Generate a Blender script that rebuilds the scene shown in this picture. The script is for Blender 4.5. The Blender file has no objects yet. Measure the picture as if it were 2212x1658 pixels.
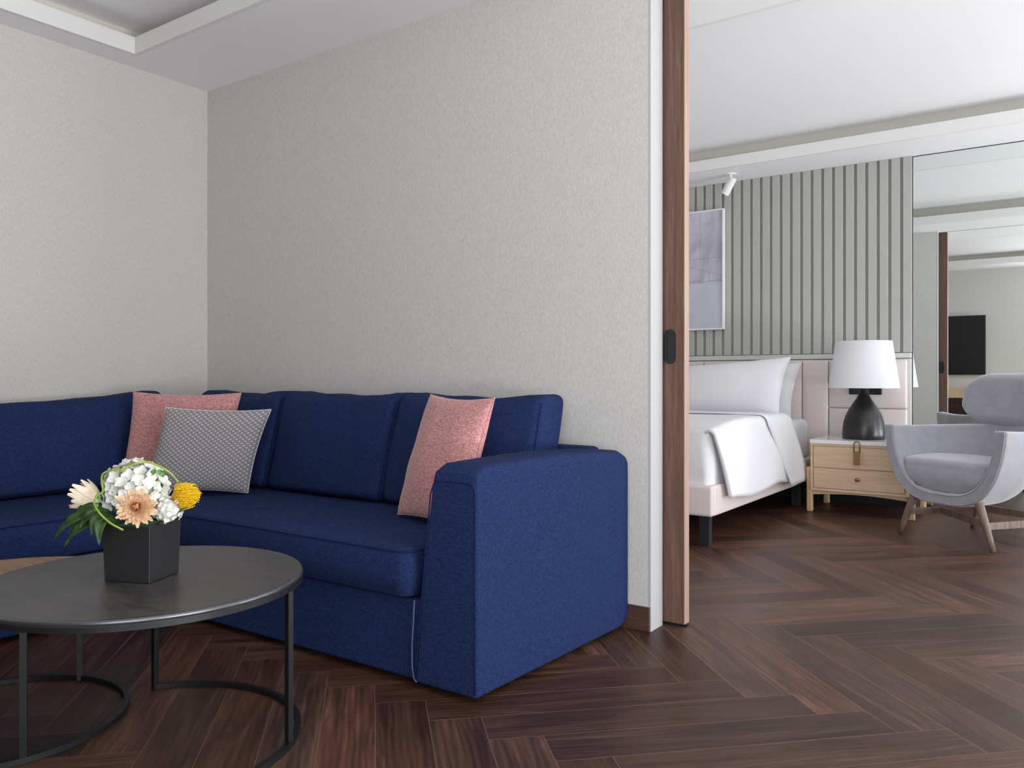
import bpy, bmesh, math, random
from mathutils import Vector, Matrix, noise
random.seed(7)
PI = math.pi
C = bpy.context.scene.collection
S = bpy.context.scene

# ------------------------------------------------------------------ camera
cam_d = bpy.data.cameras.new('camera')
cam = bpy.data.objects.new('camera', cam_d); C.objects.link(cam)
cam_d.sensor_width = 36.0
cam_d.lens = 1751.0 / 2212.0 * 36.0
cam_d.shift_y = -0.0058
cam_d.clip_start = 0.02
cam.location = (0, 0, 1.0)
cam.rotation_euler = (PI/2, 0, math.radians(35.15))
S.camera = cam

# ------------------------------------------------------------------ world, daylight, exposure
S.view_settings.view_transform = 'Standard'
S.view_settings.look = 'None'
S.view_settings.gamma = 1.0
S.view_settings.use_curve_mapping = False
S.view_settings.exposure = 0.0
S.cycles.max_bounces = 14
S.cycles.diffuse_bounces = 8

w = bpy.data.worlds.new('world'); S.world = w
w.use_nodes = True
nt = w.node_tree
bg = nt.nodes['Background']
bg.inputs['Color'].default_value = (0.80, 0.88, 1.0, 1)
bg.inputs['Strength'].default_value = 1.6

def area(name, loc, size, power, col, rot):
    l = bpy.data.lights.new(name, 'AREA')
    l.shape = 'RECTANGLE'; l.size = size[0]; l.size_y = size[1]
    l.energy = power; l.color = col
    o = bpy.data.objects.new(name, l); C.objects.link(o)
    o.location = loc; o.rotation_euler = rot
    return o
# overcast daylight entering through the two big windows of the right-hand wall
area('daylight_living', (2.95, 0.7, 1.40), (2.4, 2.6), 85, (1.0, 0.99, 0.97), (0, PI/2, 0))
area('daylight_bedroom', (2.95, 5.1, 1.40), (2.4, 2.9), 62, (0.96, 0.98, 1.0), (0, PI/2, 0))
# added fill lamps outside the same windows, aimed up to brighten the ceilings
area('fill_up_living', (3.5, 0.7, 0.10), (1.2, 2.6), 220, (1.0, 0.99, 0.97), (0, math.radians(128), 0))
area('fill_up_bedroom', (3.5, 5.1, 0.10), (1.2, 2.9), 250, (0.98, 0.99, 1.0), (0, math.radians(128), 0))
# added fill lamp outside a made-up opening in the television wall
area('fill_side', (0.8, -1.25, 1.35), (2.8, 2.3), 66, (1.0, 0.99, 0.97), (PI/2, 0, 0))

# ------------------------------------------------------------------ material helpers
def lin(c):
    c = c/255.0
    return c/12.92 if c <= 0.04045 else ((c+0.055)/1.055)**2.4
def rgb(r, g, b): return (lin(r), lin(g), lin(b), 1)

class MT:
    def __init__(s, name, col=(0.5, 0.5, 0.5, 1), rough=0.6, metal=0.0, spec=0.5, sheen=0.0):
        s.m = bpy.data.materials.new(name); s.m.use_nodes = True
        s.t = s.m.node_tree; s.b = s.t.nodes['Principled BSDF']
        s.b.inputs['Base Color'].default_value = col
        s.b.inputs['Roughness'].default_value = rough
        s.b.inputs['Metallic'].default_value = metal
        s.b.inputs['Specular IOR Level'].default_value = spec
        if sheen:
            s.b.inputs['Sheen Weight'].default_value = sheen
            s.b.inputs['Sheen Roughness'].default_value = 0.5
    def n(s, typ, **kw):
        nd = s.t.nodes.new(typ)
        for k, v in kw.items():
            if k in nd.inputs.keys(): nd.inputs[k].default_value = v
            else: setattr(nd, k, v)
        return nd
    def l(s, a, b): s.t.links.new(a, b)
    def coord(s, kind='Object', scale=(1, 1, 1), rot=(0, 0, 0), loc=(0, 0, 0)):
        tc = s.n('ShaderNodeTexCoord'); mp = s.n('ShaderNodeMapping')
        mp.inputs['Scale'].default_value = scale; mp.inputs['Rotation'].default_value = rot
        mp.inputs['Location'].default_value = loc
        s.l(tc.outputs[kind], mp.inputs['Vector']); return mp.outputs['Vector']
    def noise(s, vec, scale, detail=3, rough=0.5, dist=0.0):
        nd = s.n('ShaderNodeTexNoise'); nd.inputs['Scale'].default_value = scale
        nd.inputs['Detail'].default_value = detail; nd.inputs['Roughness'].default_value = rough
        nd.inputs['Distortion'].default_value = dist
        s.l(vec, nd.inputs['Vector']); return nd.outputs['Fac']
    def ramp(s, fac, stops):
        r = s.n('ShaderNodeValToRGB'); e = r.color_ramp.elements
        while len(e) < len(stops): e.new(0.5)
        for i, (p, c) in enumerate(stops): e[i].position = p; e[i].color = c
        s.l(fac, r.inputs['Fac']); return r.outputs['Color']
    def mix(s, fac, a, b, mode='MIX'):
        m = s.n('ShaderNodeMix'); m.data_type = 'RGBA'; m.blend_type = mode
        for val, idx in ((fac, 0), (a, 6), (b, 7)):
            if hasattr(val, 'is_output'): s.l(val, m.inputs[idx])
            else: m.inputs[idx].default_value = val
        return m.outputs[2]
    def math(s, op, a, b=0.0, c=0.0):
        m = s.n('ShaderNodeMath'); m.operation = op
        for i, v in enumerate((a, b, c)):
            if hasattr(v, 'is_output'): s.l(v, m.inputs[i])
            else: m.inputs[i].default_value = v
        return m.outputs[0]
    def base(s, out): s.l(out, s.b.inputs['Base Color'])
    def bump(s, h, strength=0.3, dist=0.002):
        b = s.n('ShaderNodeBump'); b.inputs['Strength'].default_value = strength
        b.inputs['Distance'].default_value = dist
        s.l(h, b.inputs['Height']); s.l(b.outputs['Normal'], s.b.inputs['Normal'])

def paint(name, col, rough=0.7):
    m = MT(name, col, rough, spec=0.3)
    f = m.noise(m.coord('Object'), 90, 2)
    m.bump(f, 0.05, 0.001)
    return m.m

def wallpaper(name, a, b):
    m = MT(name, a, 0.85, spec=0.2)
    f1 = m.noise(m.coord('Object', (260, 260, 75)), 1.0, 3, 0.65, 0.3)
    f2 = m.noise(m.coord('Object', (620, 620, 40)), 1.0, 2, 0.6)
    f3 = m.noise(m.coord('Object', (1.2, 1.2, 1.2)), 1.0, 2)
    f = m.math('ADD', m.math('MULTIPLY', f1, 0.6), m.math('MULTIPLY', f2, 0.4))
    col = m.ramp(f, [(0.36, a), (0.64, b)])
    m.base(col); m.bump(f, 0.10, 0.0008)
    return m.m

def fabric(name, dark, light, sc=900, rough=0.9, sheen=0.3, bump=0.5):
    m = MT(name, dark, rough, spec=0.15, sheen=sheen)
    v1 = m.coord('Object', (sc, sc, sc*0.18)); v2 = m.coord('Object', (sc*0.16, sc*0.16, sc))
    n1 = m.noise(v1, 1.0, 2, 0.6); n2 = m.noise(v2, 1.0, 2, 0.6)
    n3 = m.noise(m.coord('Object', (sc*0.6,)*3), 1.0, 1)
    f = m.math('ADD', m.math('MULTIPLY', n1, 0.35), m.math('MULTIPLY', n2, 0.35))
    f = m.math('ADD', f, m.math('MULTIPLY', n3, 0.30))
    m.base(m.ramp(f, [(0.38, dark), (0.62, light)]))
    m.bump(f, bump, 0.0015)
    return m.m

def wood(name, cols, axis='Z', sc=1.0, rough=0.45, fine=1.0):
    m = MT(name, cols[0], rough, spec=0.4)
    a, b = 40*sc, 1.6*sc
    scl = {'X': (b, a, a), 'Y': (a, b, a), 'Z': (a, a, b)}[axis]
    f1 = m.noise(m.coord('Object', scl), 1.0, 4, 0.6, 0.8)
    scl2 = tuple(v*5 for v in scl)
    f2 = m.noise(m.coord('Object', scl2), 1.0, 2, 0.6)
    f = m.math('ADD', m.math('MULTIPLY', f1, 0.7), m.math('MULTIPLY', f2, 0.3*fine))
    m.base(m.ramp(f, [(0.28, cols[0]), (0.5, cols[1]), (0.72, cols[2])]))
    m.bump(f2, 0.12, 0.001)
    return m.m

M = {}
M['wallpaper'] = wallpaper('wallpaper', rgb(192, 190, 187), rgb(216, 214, 211))
M['wall_paint'] = paint('wall_paint', rgb(222, 222, 216))
M['ceiling'] = paint('ceiling_paint', rgb(243, 243, 245))
M['lip'] = paint('cove_paint', rgb(232, 232, 231), 0.5)
M['cove'] = paint('cove_recess_paint', rgb(214, 210, 202))
M['jamb'] = paint('jamb_paint', rgb(186, 186, 188), 0.45)
M['walnut'] = wood('walnut_door', [rgb(78, 56, 46), rgb(102, 76, 63), rgb(126, 98, 84)], 'Z', 1.6)
M['walnut_base'] = wood('walnut_baseboard', [rgb(58, 40, 33), rgb(82, 58, 48), rgb(102, 76, 62)], 'X', 1.0)
M['oak'] = wood('oak', [rgb(194, 162, 130), rgb(214, 184, 154), rgb(226, 200, 172)], 'X', 2.2, 0.5)
M['oak_up'] = wood('oak_upright', [rgb(176, 142, 104), rgb(202, 170, 130), rgb(216, 188, 150)], 'Z', 2.2, 0.5)
M['table_wood'] = wood('table_wood', [rgb(120, 92, 68), rgb(150, 118, 88), rgb(172, 140, 108)], 'X', 1.0, 0.45)
M['leg_wood'] = wood('chair_leg_wood', [rgb(92, 76, 66), rgb(122, 104, 92), rgb(142, 124, 110)], 'Z', 1.5, 0.4)
M['blue'] = fabric('navy_linen', rgb(20, 32, 63), rgb(39, 56, 102), 420, sheen=0.0, bump=0.6)
M['blue_piping'] = fabric('navy_piping', rgb(16, 24, 60), rgb(30, 42, 88), 420, sheen=0.0, bump=0.6)
M['piping_light'] = fabric('light_piping', rgb(58, 72, 118), rgb(84, 98, 144), 620)
M['pink'] = fabric('rose_woven', rgb(150, 92, 96), rgb(230, 172, 168), 340, bump=0.8)
M['blush'] = MT('blush_leather', rgb(220, 208, 206), 0.5, spec=0.35).m
M['headboard_ledge'] = paint('headboard_ledge', rgb(206, 205, 200), 0.5)
M['slat'] = paint('slat_paint', rgb(179, 179, 175), 0.6)
M['slat_back'] = paint('slat_backing', rgb(166, 164, 161), 0.7)
M['white_linen'] = fabric('white_linen', rgb(222, 222, 226), rgb(232, 232, 236), 500, 0.85, 0.15, 0.05)
M['shade'] = fabric('lamp_shade', rgb(226, 226, 230), rgb(234, 234, 238), 500, 0.8, 0.1, 0.05)
M['marble'] = MT('white_marble', rgb(236, 234, 234), 0.12, spec=0.5).m
M['black'] = MT('black_metal', rgb(22, 24, 26), 0.38, spec=0.5).m
M['lamp_black'] = MT('black_ceramic', rgb(20, 20, 22), 0.33, spec=0.6).m
M['bed_leg'] = MT('dark_steel', rgb(42, 46, 50), 0.4, 0.3).m
M['white_metal'] = MT('white_enamel', rgb(236, 236, 236), 0.35).m
M['frame_white'] = MT('white_frame', rgb(238, 238, 240), 0.4).m
M['brass'] = MT('aged_brass', rgb(150, 118, 78), 0.35, 0.6).m
M['tv'] = MT('tv_glass', rgb(10, 10, 12), 0.18).m
M['gravel'] = MT('green_gel', rgb(8, 104, 74), 0.6).m
# velvet
m = MT('grey_velvet', rgb(140, 140, 150), 0.85, spec=0.2, sheen=0.7)
f = m.noise(m.coord('Object'), 14, 4, 0.6, 0.5); f2 = m.noise(m.coord('Object'), 260, 2)
m.base(m.ramp(f, [(0.2, rgb(146, 146, 153)), (0.8, rgb(162, 162, 170))])); m.bump(f2, 0.15, 0.001)
M['velvet'] = m.m
M['velvet_edge'] = fabric('grey_velvet_edge', rgb(120, 120, 128), rgb(142, 142, 150), 300)
# dark table top
m = MT('gunmetal_top', rgb(72, 70, 68), 0.36, 0.35, 0.5)
f = m.noise(m.coord('Object', (3, 9, 3)), 2.2, 5, 0.65, 0.6)
m.base(m.ramp(f, [(0.3, rgb(72, 71, 70)), (0.7, rgb(96, 93, 90))]))
rr = m.ramp(f, [(0.3, (0.30,)*3+(1,)), (0.7, (0.44,)*3+(1,))]); m.l(rr, m.b.inputs['Roughness'])
M['gunmetal'] = m.m
M['apron'] = MT('dark_apron', rgb(58, 58, 62), 0.4, 0.7).m
M['rim'] = MT('polished_rim', rgb(110, 110, 116), 0.28, 0.8).m
m = MT('vase_metal', rgb(62, 63, 66), 0.4, 0.55)
f = m.noise(m.coord('Object', (1, 1, 12)), 20, 3); m.bump(f, 0.03, 0.0005)
M['vase'] = m.m
# mirror
m = MT('mirror_glass', (0.84, 0.88, 0.86, 1), 0.01, 1.0); M['mirror'] = m.m
# window glass: thin clear pane
m = MT('window_glass'); t = m.t
t.nodes.remove(m.b); tr = t.nodes.new('ShaderNodeBsdfTransparent'); gl = t.nodes.new('ShaderNodeBsdfGlossy')
gl.inputs['Roughness'].default_value = 0.02
mx = t.nodes.new('ShaderNodeMixShader'); mx.inputs[0].default_value = 0.05
t.links.new(tr.outputs[0], mx.inputs[1]); t.links.new(gl.outputs[0], mx.inputs[2])
t.links.new(mx.outputs[0], t.nodes['Material Output'].inputs['Surface'])
M['glass'] = m.m
# floor planks: uv0 = position along/across, color attribute = random per plank
PL, PW = 0.99, 0.1545
m = MT('walnut_herringbone', rgb(90, 66, 60), 0.38, spec=0.33)
uv = m.n('ShaderNodeUVMap'); uv.uv_map = 'grain'
uve = m.n('ShaderNodeUVMap'); uve.uv_map = 'edge'
at_ = m.n('ShaderNodeAttribute'); at_.attribute_name = 'plank'
sp = m.n('ShaderNodeSeparateColor'); m.l(at_.outputs['Color'], sp.inputs['Color'])
def mapped(scale):
    mp = m.n('ShaderNodeMapping'); mp.inputs['Scale'].default_value = scale
    m.l(uv.outputs['UV'], mp.inputs['Vector']); return mp.outputs['Vector']
g1 = m.noise(mapped((1.3, 11, 1)), 1.0, 5, 0.62, 1.8)
g4 = m.noise(mapped((2.6, 42, 1)), 1.0, 3, 0.6, 0.8)
g2 = m.noise(mapped((6, 110, 1)), 1.0, 3, 0.6, 0.3)
g3 = m.noise(mapped((30, 420, 1)), 1.0, 2, 0.5)
wv = m.n('ShaderNodeTexWave'); wv.wave_type = 'BANDS'; wv.bands_direction = 'Y'
wv.inputs['Scale'].default_value = 5.0; wv.inputs['Distortion'].default_value = 9.0
wv.inputs['Detail'].default_value = 2.0; wv.inputs['Detail Scale'].default_value = 0.5
m.l(mapped((0.9, 3.2, 1)), wv.inputs['Vector'])
g = m.math('ADD', m.math('MULTIPLY', g1, 0.58), m.math('MULTIPLY', g2, 0.12))
g = m.math('ADD', g, m.math('MULTIPLY', g4, 0.18))
g = m.math('ADD', g, m.math('MULTIPLY', wv.outputs['Fac'], 0.06))
g = m.math('ADD', g, m.math('MULTIPLY', g3, 0.08))
col = m.ramp(g, [(0.30, rgb(54, 40, 35)), (0.46, rgb(84, 65, 57)), (0.58, rgb(112, 88, 76)), (0.74, rgb(154, 126, 108))])
red = m.mix(sp.outputs['Green'], rgb(206, 196, 194), rgb(232, 200, 182))
tone = m.math('ADD', m.math('MULTIPLY', sp.outputs['Red'], 0.62), 0.62)
tc = m.n('ShaderNodeCombineColor')
for i in range(3): m.l(tone, tc.inputs[i])
col = m.mix(1.0, col, red, 'MULTIPLY'); col = m.mix(1.0, col, tc.outputs[0], 'MULTIPLY')
se = m.n('ShaderNodeSeparateXYZ'); m.l(uve.outputs['UV'], se.inputs[0])
ex = m.math('MINIMUM', se.outputs['X'], m.math('SUBTRACT', PL, se.outputs['X']))
ey = m.math('MINIMUM', se.outputs['Y'], m.math('SUBTRACT', PW, se.outputs['Y']))
ed = m.math('MINIMUM', ex, ey)
seam = m.math('LESS_THAN', ed, 0.0011)
col = m.mix(seam, col, rgb(122, 92, 80))
m.base(col)
rf = m.ramp(g, [(0.3, (0.36,)*3+(1,)), (0.7, (0.48,)*3+(1,))]); m.l(rf, m.b.inputs['Roughness'])
edb = m.math('MINIMUM', ed, 0.003)
hh = m.math('ADD', m.math('MULTIPLY', edb, 60.0), m.math('MULTIPLY', g2, 0.12))
m.bump(hh, 0.25, 0.002)
M['floor'] = m.m
# grey geometric cushion: interlocking diamonds / ovals in uv space
m = MT('grey_lattice', rgb(120, 118, 122), 0.9, spec=0.15, sheen=0.2)
tcn = m.n('ShaderNodeTexCoord'); spx = m.n('ShaderNodeSeparateXYZ'); m.l(tcn.outputs['UV'], spx.inputs[0])
NX = 17.0
U = m.math('MULTIPLY', spx.outputs['X'], NX); V = m.math('MULTIPLY', spx.outputs['Y'], NX*1.15)
def cell(du, dv):
    a = m.math('SUBTRACT', m.math('FRACT', m.math('ADD', U, du)), 0.5)
    b = m.math('SUBTRACT', m.math('FRACT', m.math('ADD', V, dv)), 0.5)
    return m.math('ADD', m.math('MULTIPLY', m.math('ABSOLUTE', a), 1.0), m.math('MULTIPLY', m.math('ABSOLUTE', b), 1.0))
c1, c2 = cell(0, 0), cell(0.5, 0.5)
r1 = m.math('ABSOLUTE', m.math('SUBTRACT', c1, 0.40)); r2 = m.math('ABSOLUTE', m.math('SUBTRACT', c2, 0.40))
rmin = m.math('MINIMUM', r1, r2)
line = m.math('LESS_THAN', rmin, 0.075)
dots = m.math('LESS_THAN', m.math('MINIMUM', c1, c2), 0.10)
nz = m.noise(m.coord('Object', (500,)*3), 1.0, 2)
bc = m.ramp(nz, [(0.35, rgb(160, 156, 157)), (0.65, rgb(196, 192, 193))])
bc = m.mix(line, bc, rgb(112, 109, 116)); bc = m.mix(dots, bc, rgb(205, 202, 204))
m.base(bc); m.bump(nz, 0.4, 0.001)
M['lattice'] = m.m
# abstract art
m = MT('abstract_canvas', rgb(190, 190, 205), 0.8)
vv = m.coord('Object')
sx = m.n('ShaderNodeSeparateXYZ'); m.l(vv, sx.inputs[0])
n1 = m.noise(m.coord('Object', (5, 1, 2.5)), 1.0, 5, 0.65, 0.6)
n2 = m.noise(m.coord('Object', (2, 1, 1.3)), 1.0, 3, 0.6, 0.2)
c_top = m.ramp(n1, [(0.35, rgb(170, 170, 184)), (0.65, rgb(206, 206, 216))])
c_bot = m.ramp(n2, [(0.35, rgb(188, 189, 204)), (0.65, rgb(204, 205, 216))])
hz = m.math('GREATER_THAN', m.math('ADD', sx.outputs['Z'], m.math('MULTIPLY', n1, 0.03)), 0.425)
base = m.mix(hz, c_bot, c_top)
def ln(expr, wd):
    return m.math('LESS_THAN', m.math('ABSOLUTE', expr), wd)
xx, zz = sx.outputs['X'], sx.outputs['Z']
wob = m.math('MULTIPLY', m.math('SUBTRACT', m.noise(m.coord('Object', (9, 9, 9)), 1.0, 3), 0.5), 0.05)
lines = [ln(m.math('ADD', m.math('SUBTRACT', zz, 0.43), wob), 0.0028),
         ln(m.math('ADD', m.math('SUBTRACT', zz, 0.63), wob), 0.002),
         ln(m.math('ADD', m.math('SUBTRACT', xx, 0.26), wob), 0.002),
         ln(m.math('ADD', m.math('SUBTRACT', m.math('ADD', zz, m.math('MULTIPLY', xx, 0.35)), 0.62), wob), 0.0018)]
acc = lines[0]
for q in lines[1:]: acc = m.math('MAXIMUM', acc, q)
acc = m.math('MULTIPLY', acc, m.math('MULTIPLY', hz, 0.55))
acc = m.math('MAXIMUM', acc, m.math('MULTIPLY', lines[0], 0.5))
m.base(m.mix(acc, base, rgb(120, 116, 124)))
M['art'] = m.m
# plants
def plant(name, a, b, rough=0.5, sc=60, sss=0.0):
    m = MT(name, a, rough, spec=0.4)
    f = m.noise(m.coord('Object'), sc, 3)
    m.base(m.ramp(f, [(0.3, a), (0.7, b)]))
    if sss:
        m.b.inputs['Subsurface Weight'].default_value = sss
        m.b.inputs['Subsurface Radius'].default_value = (0.01, 0.01, 0.008)
    return m.m
M['petal_white'] = plant('hydrangea_petal', rgb(216, 219, 210), rgb(234, 235, 231), 0.6, 60, 0.1)
M['petal_beige'] = plant('chrysanthemum_petal', rgb(232, 196, 156), rgb(246, 226, 198), 0.6, 90, 0.1)
M['petal_heart'] = plant('chrysanthemum_heart', rgb(226, 172, 122), rgb(240, 200, 154), 0.6, 90)
M['petal_cream'] = plant('cream_petal', rgb(226, 202, 176), rgb(240, 232, 208), 0.6, 90, 0.1)
M['pin_core'] = plant('pincushion_core', rgb(168, 112, 12), rgb(206, 148, 20), 0.6, 120)
M['yellow'] = plant('pincushion_yellow', rgb(238, 188, 14), rgb(254, 226, 48), 0.5, 120)
M['leaf'] = plant('dark_leaf', rgb(28, 52, 26), rgb(62, 92, 44), 0.4, 40)
M['vine'] = plant('vine_green', rgb(120, 146, 48), rgb(170, 186, 82), 0.45, 40)
M['stem'] = plant('stem_green', rgb(120, 140, 80), rgb(160, 176, 110), 0.5, 40)

# ------------------------------------------------------------------ geometry helpers
class MB:
    def __init__(s): s.v = []; s.f = []
    def add(s, vs, fs):
        k = len(s.v); s.v += [tuple(v) for v in vs]; s.f += [tuple(i+k for i in f) for f in fs]; return s
    def box(s, x0, x1, y0, y1, z0, z1):
        vs = [(x, y, z) for x in (x0, x1) for y in (y0, y1) for z in (z0, z1)]
        return s.add(vs, [(0, 1, 3, 2), (4, 6, 7, 5), (0, 4, 5, 1), (2, 3, 7, 6), (0, 2, 6, 4), (1, 5, 7, 3)])
    def prism(s, pts, z0, z1):                       # pts = xy outline, counter-clockwise
        n = len(pts); vs = [(x, y, z0) for x, y in pts] + [(x, y, z1) for x, y in pts]
        fs = [tuple(range(n-1, -1, -1)), tuple(range(n, 2*n))] + [(i, (i+1) % n, n+(i+1) % n, n+i) for i in range(n)]
        return s.add(vs, fs)
    def lathe(s, prof, c=(0, 0, 0), n=48):
        vs = []; fs = []; k = len(prof)
        for i in range(n):
            a = 2*PI*i/n
            for r, z in prof: vs.append((c[0]+r*math.cos(a), c[1]+r*math.sin(a), c[2]+z))
        for i in range(n):
            for j in range(k-1):
                a, b = i*k+j, ((i+1) % n)*k+j
                fs.append((a, b, b+1, a+1))
        return s.add(vs, fs)
    def tube(s, pts, r, n=8, square=False, closed=False):
        pts = [Vector(p) for p in pts]; rs = r if isinstance(r, (list, tuple)) else [r]*len(pts)
        vs = []; fs = []; N = len(pts); up = None
        for i, p in enumerate(pts):
            if closed: t = (pts[(i+1) % N]-pts[i-1]).normalized()
            else: t = (pts[min(i+1, N-1)]-pts[max(i-1, 0)]).normalized()
            if up is None: up = Vector((0, 0, 1)) if abs(t.z) < 0.9 else Vector((1, 0, 0))
            sd = t.cross(up).normalized(); u2 = sd.cross(t).normalized(); up = u2
            for k in range(n):
                a = 2*PI*(k+0.5)/n
                vs.append(p + (sd*math.cos(a)+u2*math.sin(a))*rs[i]*(1.414 if square else 1))
        for i in range(N if closed else N-1):
            for k in range(n):
                a = i*n+k; b = i*n+(k+1) % n; c = ((i+1) % N)*n+(k+1) % n; d = ((i+1) % N)*n+k
                fs.append((a, b, c, d))
        if not closed:
            fs.append(tuple(range(n-1, -1, -1))); fs.append(tuple((N-1)*n+k for k in range(n)))
        return s.add(vs, fs)
    def obj(s, name, mat, parent=None, smooth=False, bevel=0.0, seg=2, loc=None, sub=0, auto=None):
        me = bpy.data.meshes.new(name)
        if parent is not None and loc is None:
            L = world_loc(parent)
        else: L = Vector(loc or (0, 0, 0))
        me.from_pydata([tuple(Vector(v)-L) for v in s.v], [], s.f)
        bm = bmesh.new(); bm.from_mesh(me); bmesh.ops.recalc_face_normals(bm, faces=bm.faces); bm.to_mesh(me); bm.free()
        if isinstance(mat, (list, tuple)):
            for mm in mat: me.materials.append(mm)
        else: me.materials.append(mat)
        if smooth:
            for p in me.polygons: p.use_smooth = True
        o = bpy.data.objects.new(name, me); C.objects.link(o)
        if parent is not None: o.parent = parent
        else: o.location = L
        if bevel:
            b = o.modifiers.new('bevel', 'BEVEL'); b.width = bevel; b.segments = seg; b.limit_method = 'ANGLE'
            b.angle_limit = math.radians(40)
            for p in me.polygons: p.use_smooth = True
            b.harden_normals = True
        if auto:
            for e in me.edges: pass
        if sub:
            q = o.modifiers.new('sub', 'SUBSURF'); q.levels = sub; q.render_levels = sub
        return o

def world_loc(o):
    L = Vector((0, 0, 0))
    while o is not None: L = L+o.location; o = o.parent
    return L

def thing(name, label, cat, loc, group=None):
    o = bpy.data.objects.new(name, None); C.objects.link(o); o.location = loc
    o.empty_display_size = 0.1
    o['label'] = label; o['category'] = cat
    if group: o['group'] = group
    return o
def tag(o, label, cat, group=None):
    o['label'] = label; o['category'] = cat
    if group: o['group'] = group
    return o
def struct(o): o['kind'] = 'structure'; return o

def rblock(cx, cy, cz, w, d, h, r, n=10, deform=None):
    """rounded block (centre, full sizes, corner radius) with gridded faces; deform(u,v,w,p)->p"""
    mb = MB(); idx = {}; vs = []; fs = []
    def P(a, b, c):
        key = (round(a, 5), round(b, 5), round(c, 5))
        if key in idx: return idx[key]
        x, y, z = a*w/2, b*d/2, c*h/2
        rx, ry, rz = min(r, w/2), min(r, d/2), min(r, h/2); rr_ = min(rx, ry, rz)
        q = Vector((max(-w/2+rr_, min(w/2-rr_, x)), max(-d/2+rr_, min(d/2-rr_, y)), max(-h/2+rr_, min(h/2-rr_, z))))
        dl = Vector((x, y, z))-q
        if dl.length > 1e-9: p = q+dl.normalized()*rr_
        else: p = Vector((x, y, z))
        if deform: p = deform(a, b, c, p)
        idx[key] = len(vs); vs.append((p.x+cx, p.y+cy, p.z+cz)); return idx[key]
    def ticks(size):                                   # denser near the corners
        e = min(r/(size/2)*1.0, 0.98)
        core = [(-1+e)+(2-2*e)*i/n for i in range(n+1)]
        left = [-1+e*(i/4.0) for i in range(4)]; right = [-x for x in reversed(left)]
        return left+core+right
    tx, ty, tz = ticks(w), ticks(d), ticks(h)
    def face(A, B, fn, flip):
        for i in range(len(A)-1):
            for j in range(len(B)-1):
                q = [fn(A[i], B[j]), fn(A[i+1], B[j]), fn(A[i+1], B[j+1]), fn(A[i], B[j+1])]
                if len(set(q)) < 3: continue
                fs.append(tuple(q if not flip else q[::-1]))
    for sgn in (-1, 1):
        face(tx, tz, lambda a, c, s_=sgn: P(a, s_, c), sgn > 0)
        face(ty, tz, lambda b, c, s_=sgn: P(s_, b, c), sgn < 0)
        face(tx, ty, lambda a, b, s_=sgn: P(a, b, s_), sgn < 0)
    mb.add(vs, fs); return mb

def pillow(name, TL, TR, BR, BL, T, mat, label=None, cat=None, pinch=0.06, n=26, wr=0.004, parent=None, nrm=None, spike=0.0, loc=None, power=0.42):
    """scatter cushion between four corners; T = half thickness"""
    TL, TR, BR, BL = map(Vector, (TL, TR, BR, BL))
    N = (TR-TL).cross(BL-TL).normalized()
    vs = []; uvs = []; fs = []
    org = loc if loc is not None else (BL+BR)/2
    org = Vector(org)
    def pos(u, v, side):
        s_ = (u+1)/2; t_ = (v+1)/2
        uu = u*(1-pinch*(1-v*v)); vv = v*(1-pinch*(1-u*u))
        a = (uu+1)/2; b = (vv+1)/2
        p = BL*(1-a)*(1-b)+BR*a*(1-b)+TR*a*b+TL*(1-a)*b
        h = T*(max(0, (1-u*u))*max(0, (1-v*v)))**power
        nn = noise.noise(p*9.0)*wr*6*(1-u*u*v*v)*(1 if h > 1e-5 else 0.2)
        return p+N*(side*h+nn*(0.6 if side > 0 else 0.3))
    gi = {}
    for side in (1, -1):
        for i in range(n+1):
            for j in range(n+1):
                u = math.sin((2*i/n-1)*PI/2); v = math.sin((2*j/n-1)*PI/2)
                if side < 0 and (i in (0, n) or j in (0, n)): gi[(side, i, j)] = gi[(1, i, j)]; continue
                gi[(side, i, j)] = len(vs); vs.append(pos(u, v, side)); uvs.append(((u+1)/2, (v+1)/2))
    for side in (1, -1):
        for i in range(n):
            for j in range(n):
                q = (gi[(side, i, j)], gi[(side, i+1, j)], gi[(side, i+1, j+1)], gi[(side, i, j+1)])
                fs.append(q if side > 0 else q[::-1])
    me = bpy.data.meshes.new(name); me.from_pydata([tuple(v-org) for v in vs], [], fs)
    uvl = me.uv_layers.new(name='UVMap')
    for lp in me.loops: uvl.data[lp.index].uv = uvs[lp.vertex_index]
    bm = bmesh.new(); bm.from_mesh(me); bmesh.ops.recalc_face_normals(bm, faces=bm.faces); bm.to_mesh(me); bm.free()
    for p in me.polygons: p.use_smooth = True
    me.materials.append(mat)
    o = bpy.data.objects.new(name, me); C.objects.link(o); o.location = org
    if label: tag(o, label, cat)
    # edge seam as a thin piping part
    pts = []
    for i in range(n): pts.append(vs[gi[(1, i, 0)]])
    for j in range(n): pts.append(vs[gi[(1, n, j)]])
    for i in range(n, 0, -1): pts.append(vs[gi[(1, i, n)]])
    for j in range(n, 0, -1): pts.append(vs[gi[(1, 0, j)]])
    MB().tube(pts, 0.0028, 6, closed=True).obj('seam', mat, o, smooth=True)
    return o

# ================================================================== THE SETTING
XL, XR = -4.30, 2.60
YB, YW, YM = -0.86, 2.928, 6.955        # tv wall, sofa wall face, headboard wall face
YW2 = 3.22                               # bedroom face of the partition
HC = 2.72                                # soffit height
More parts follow.
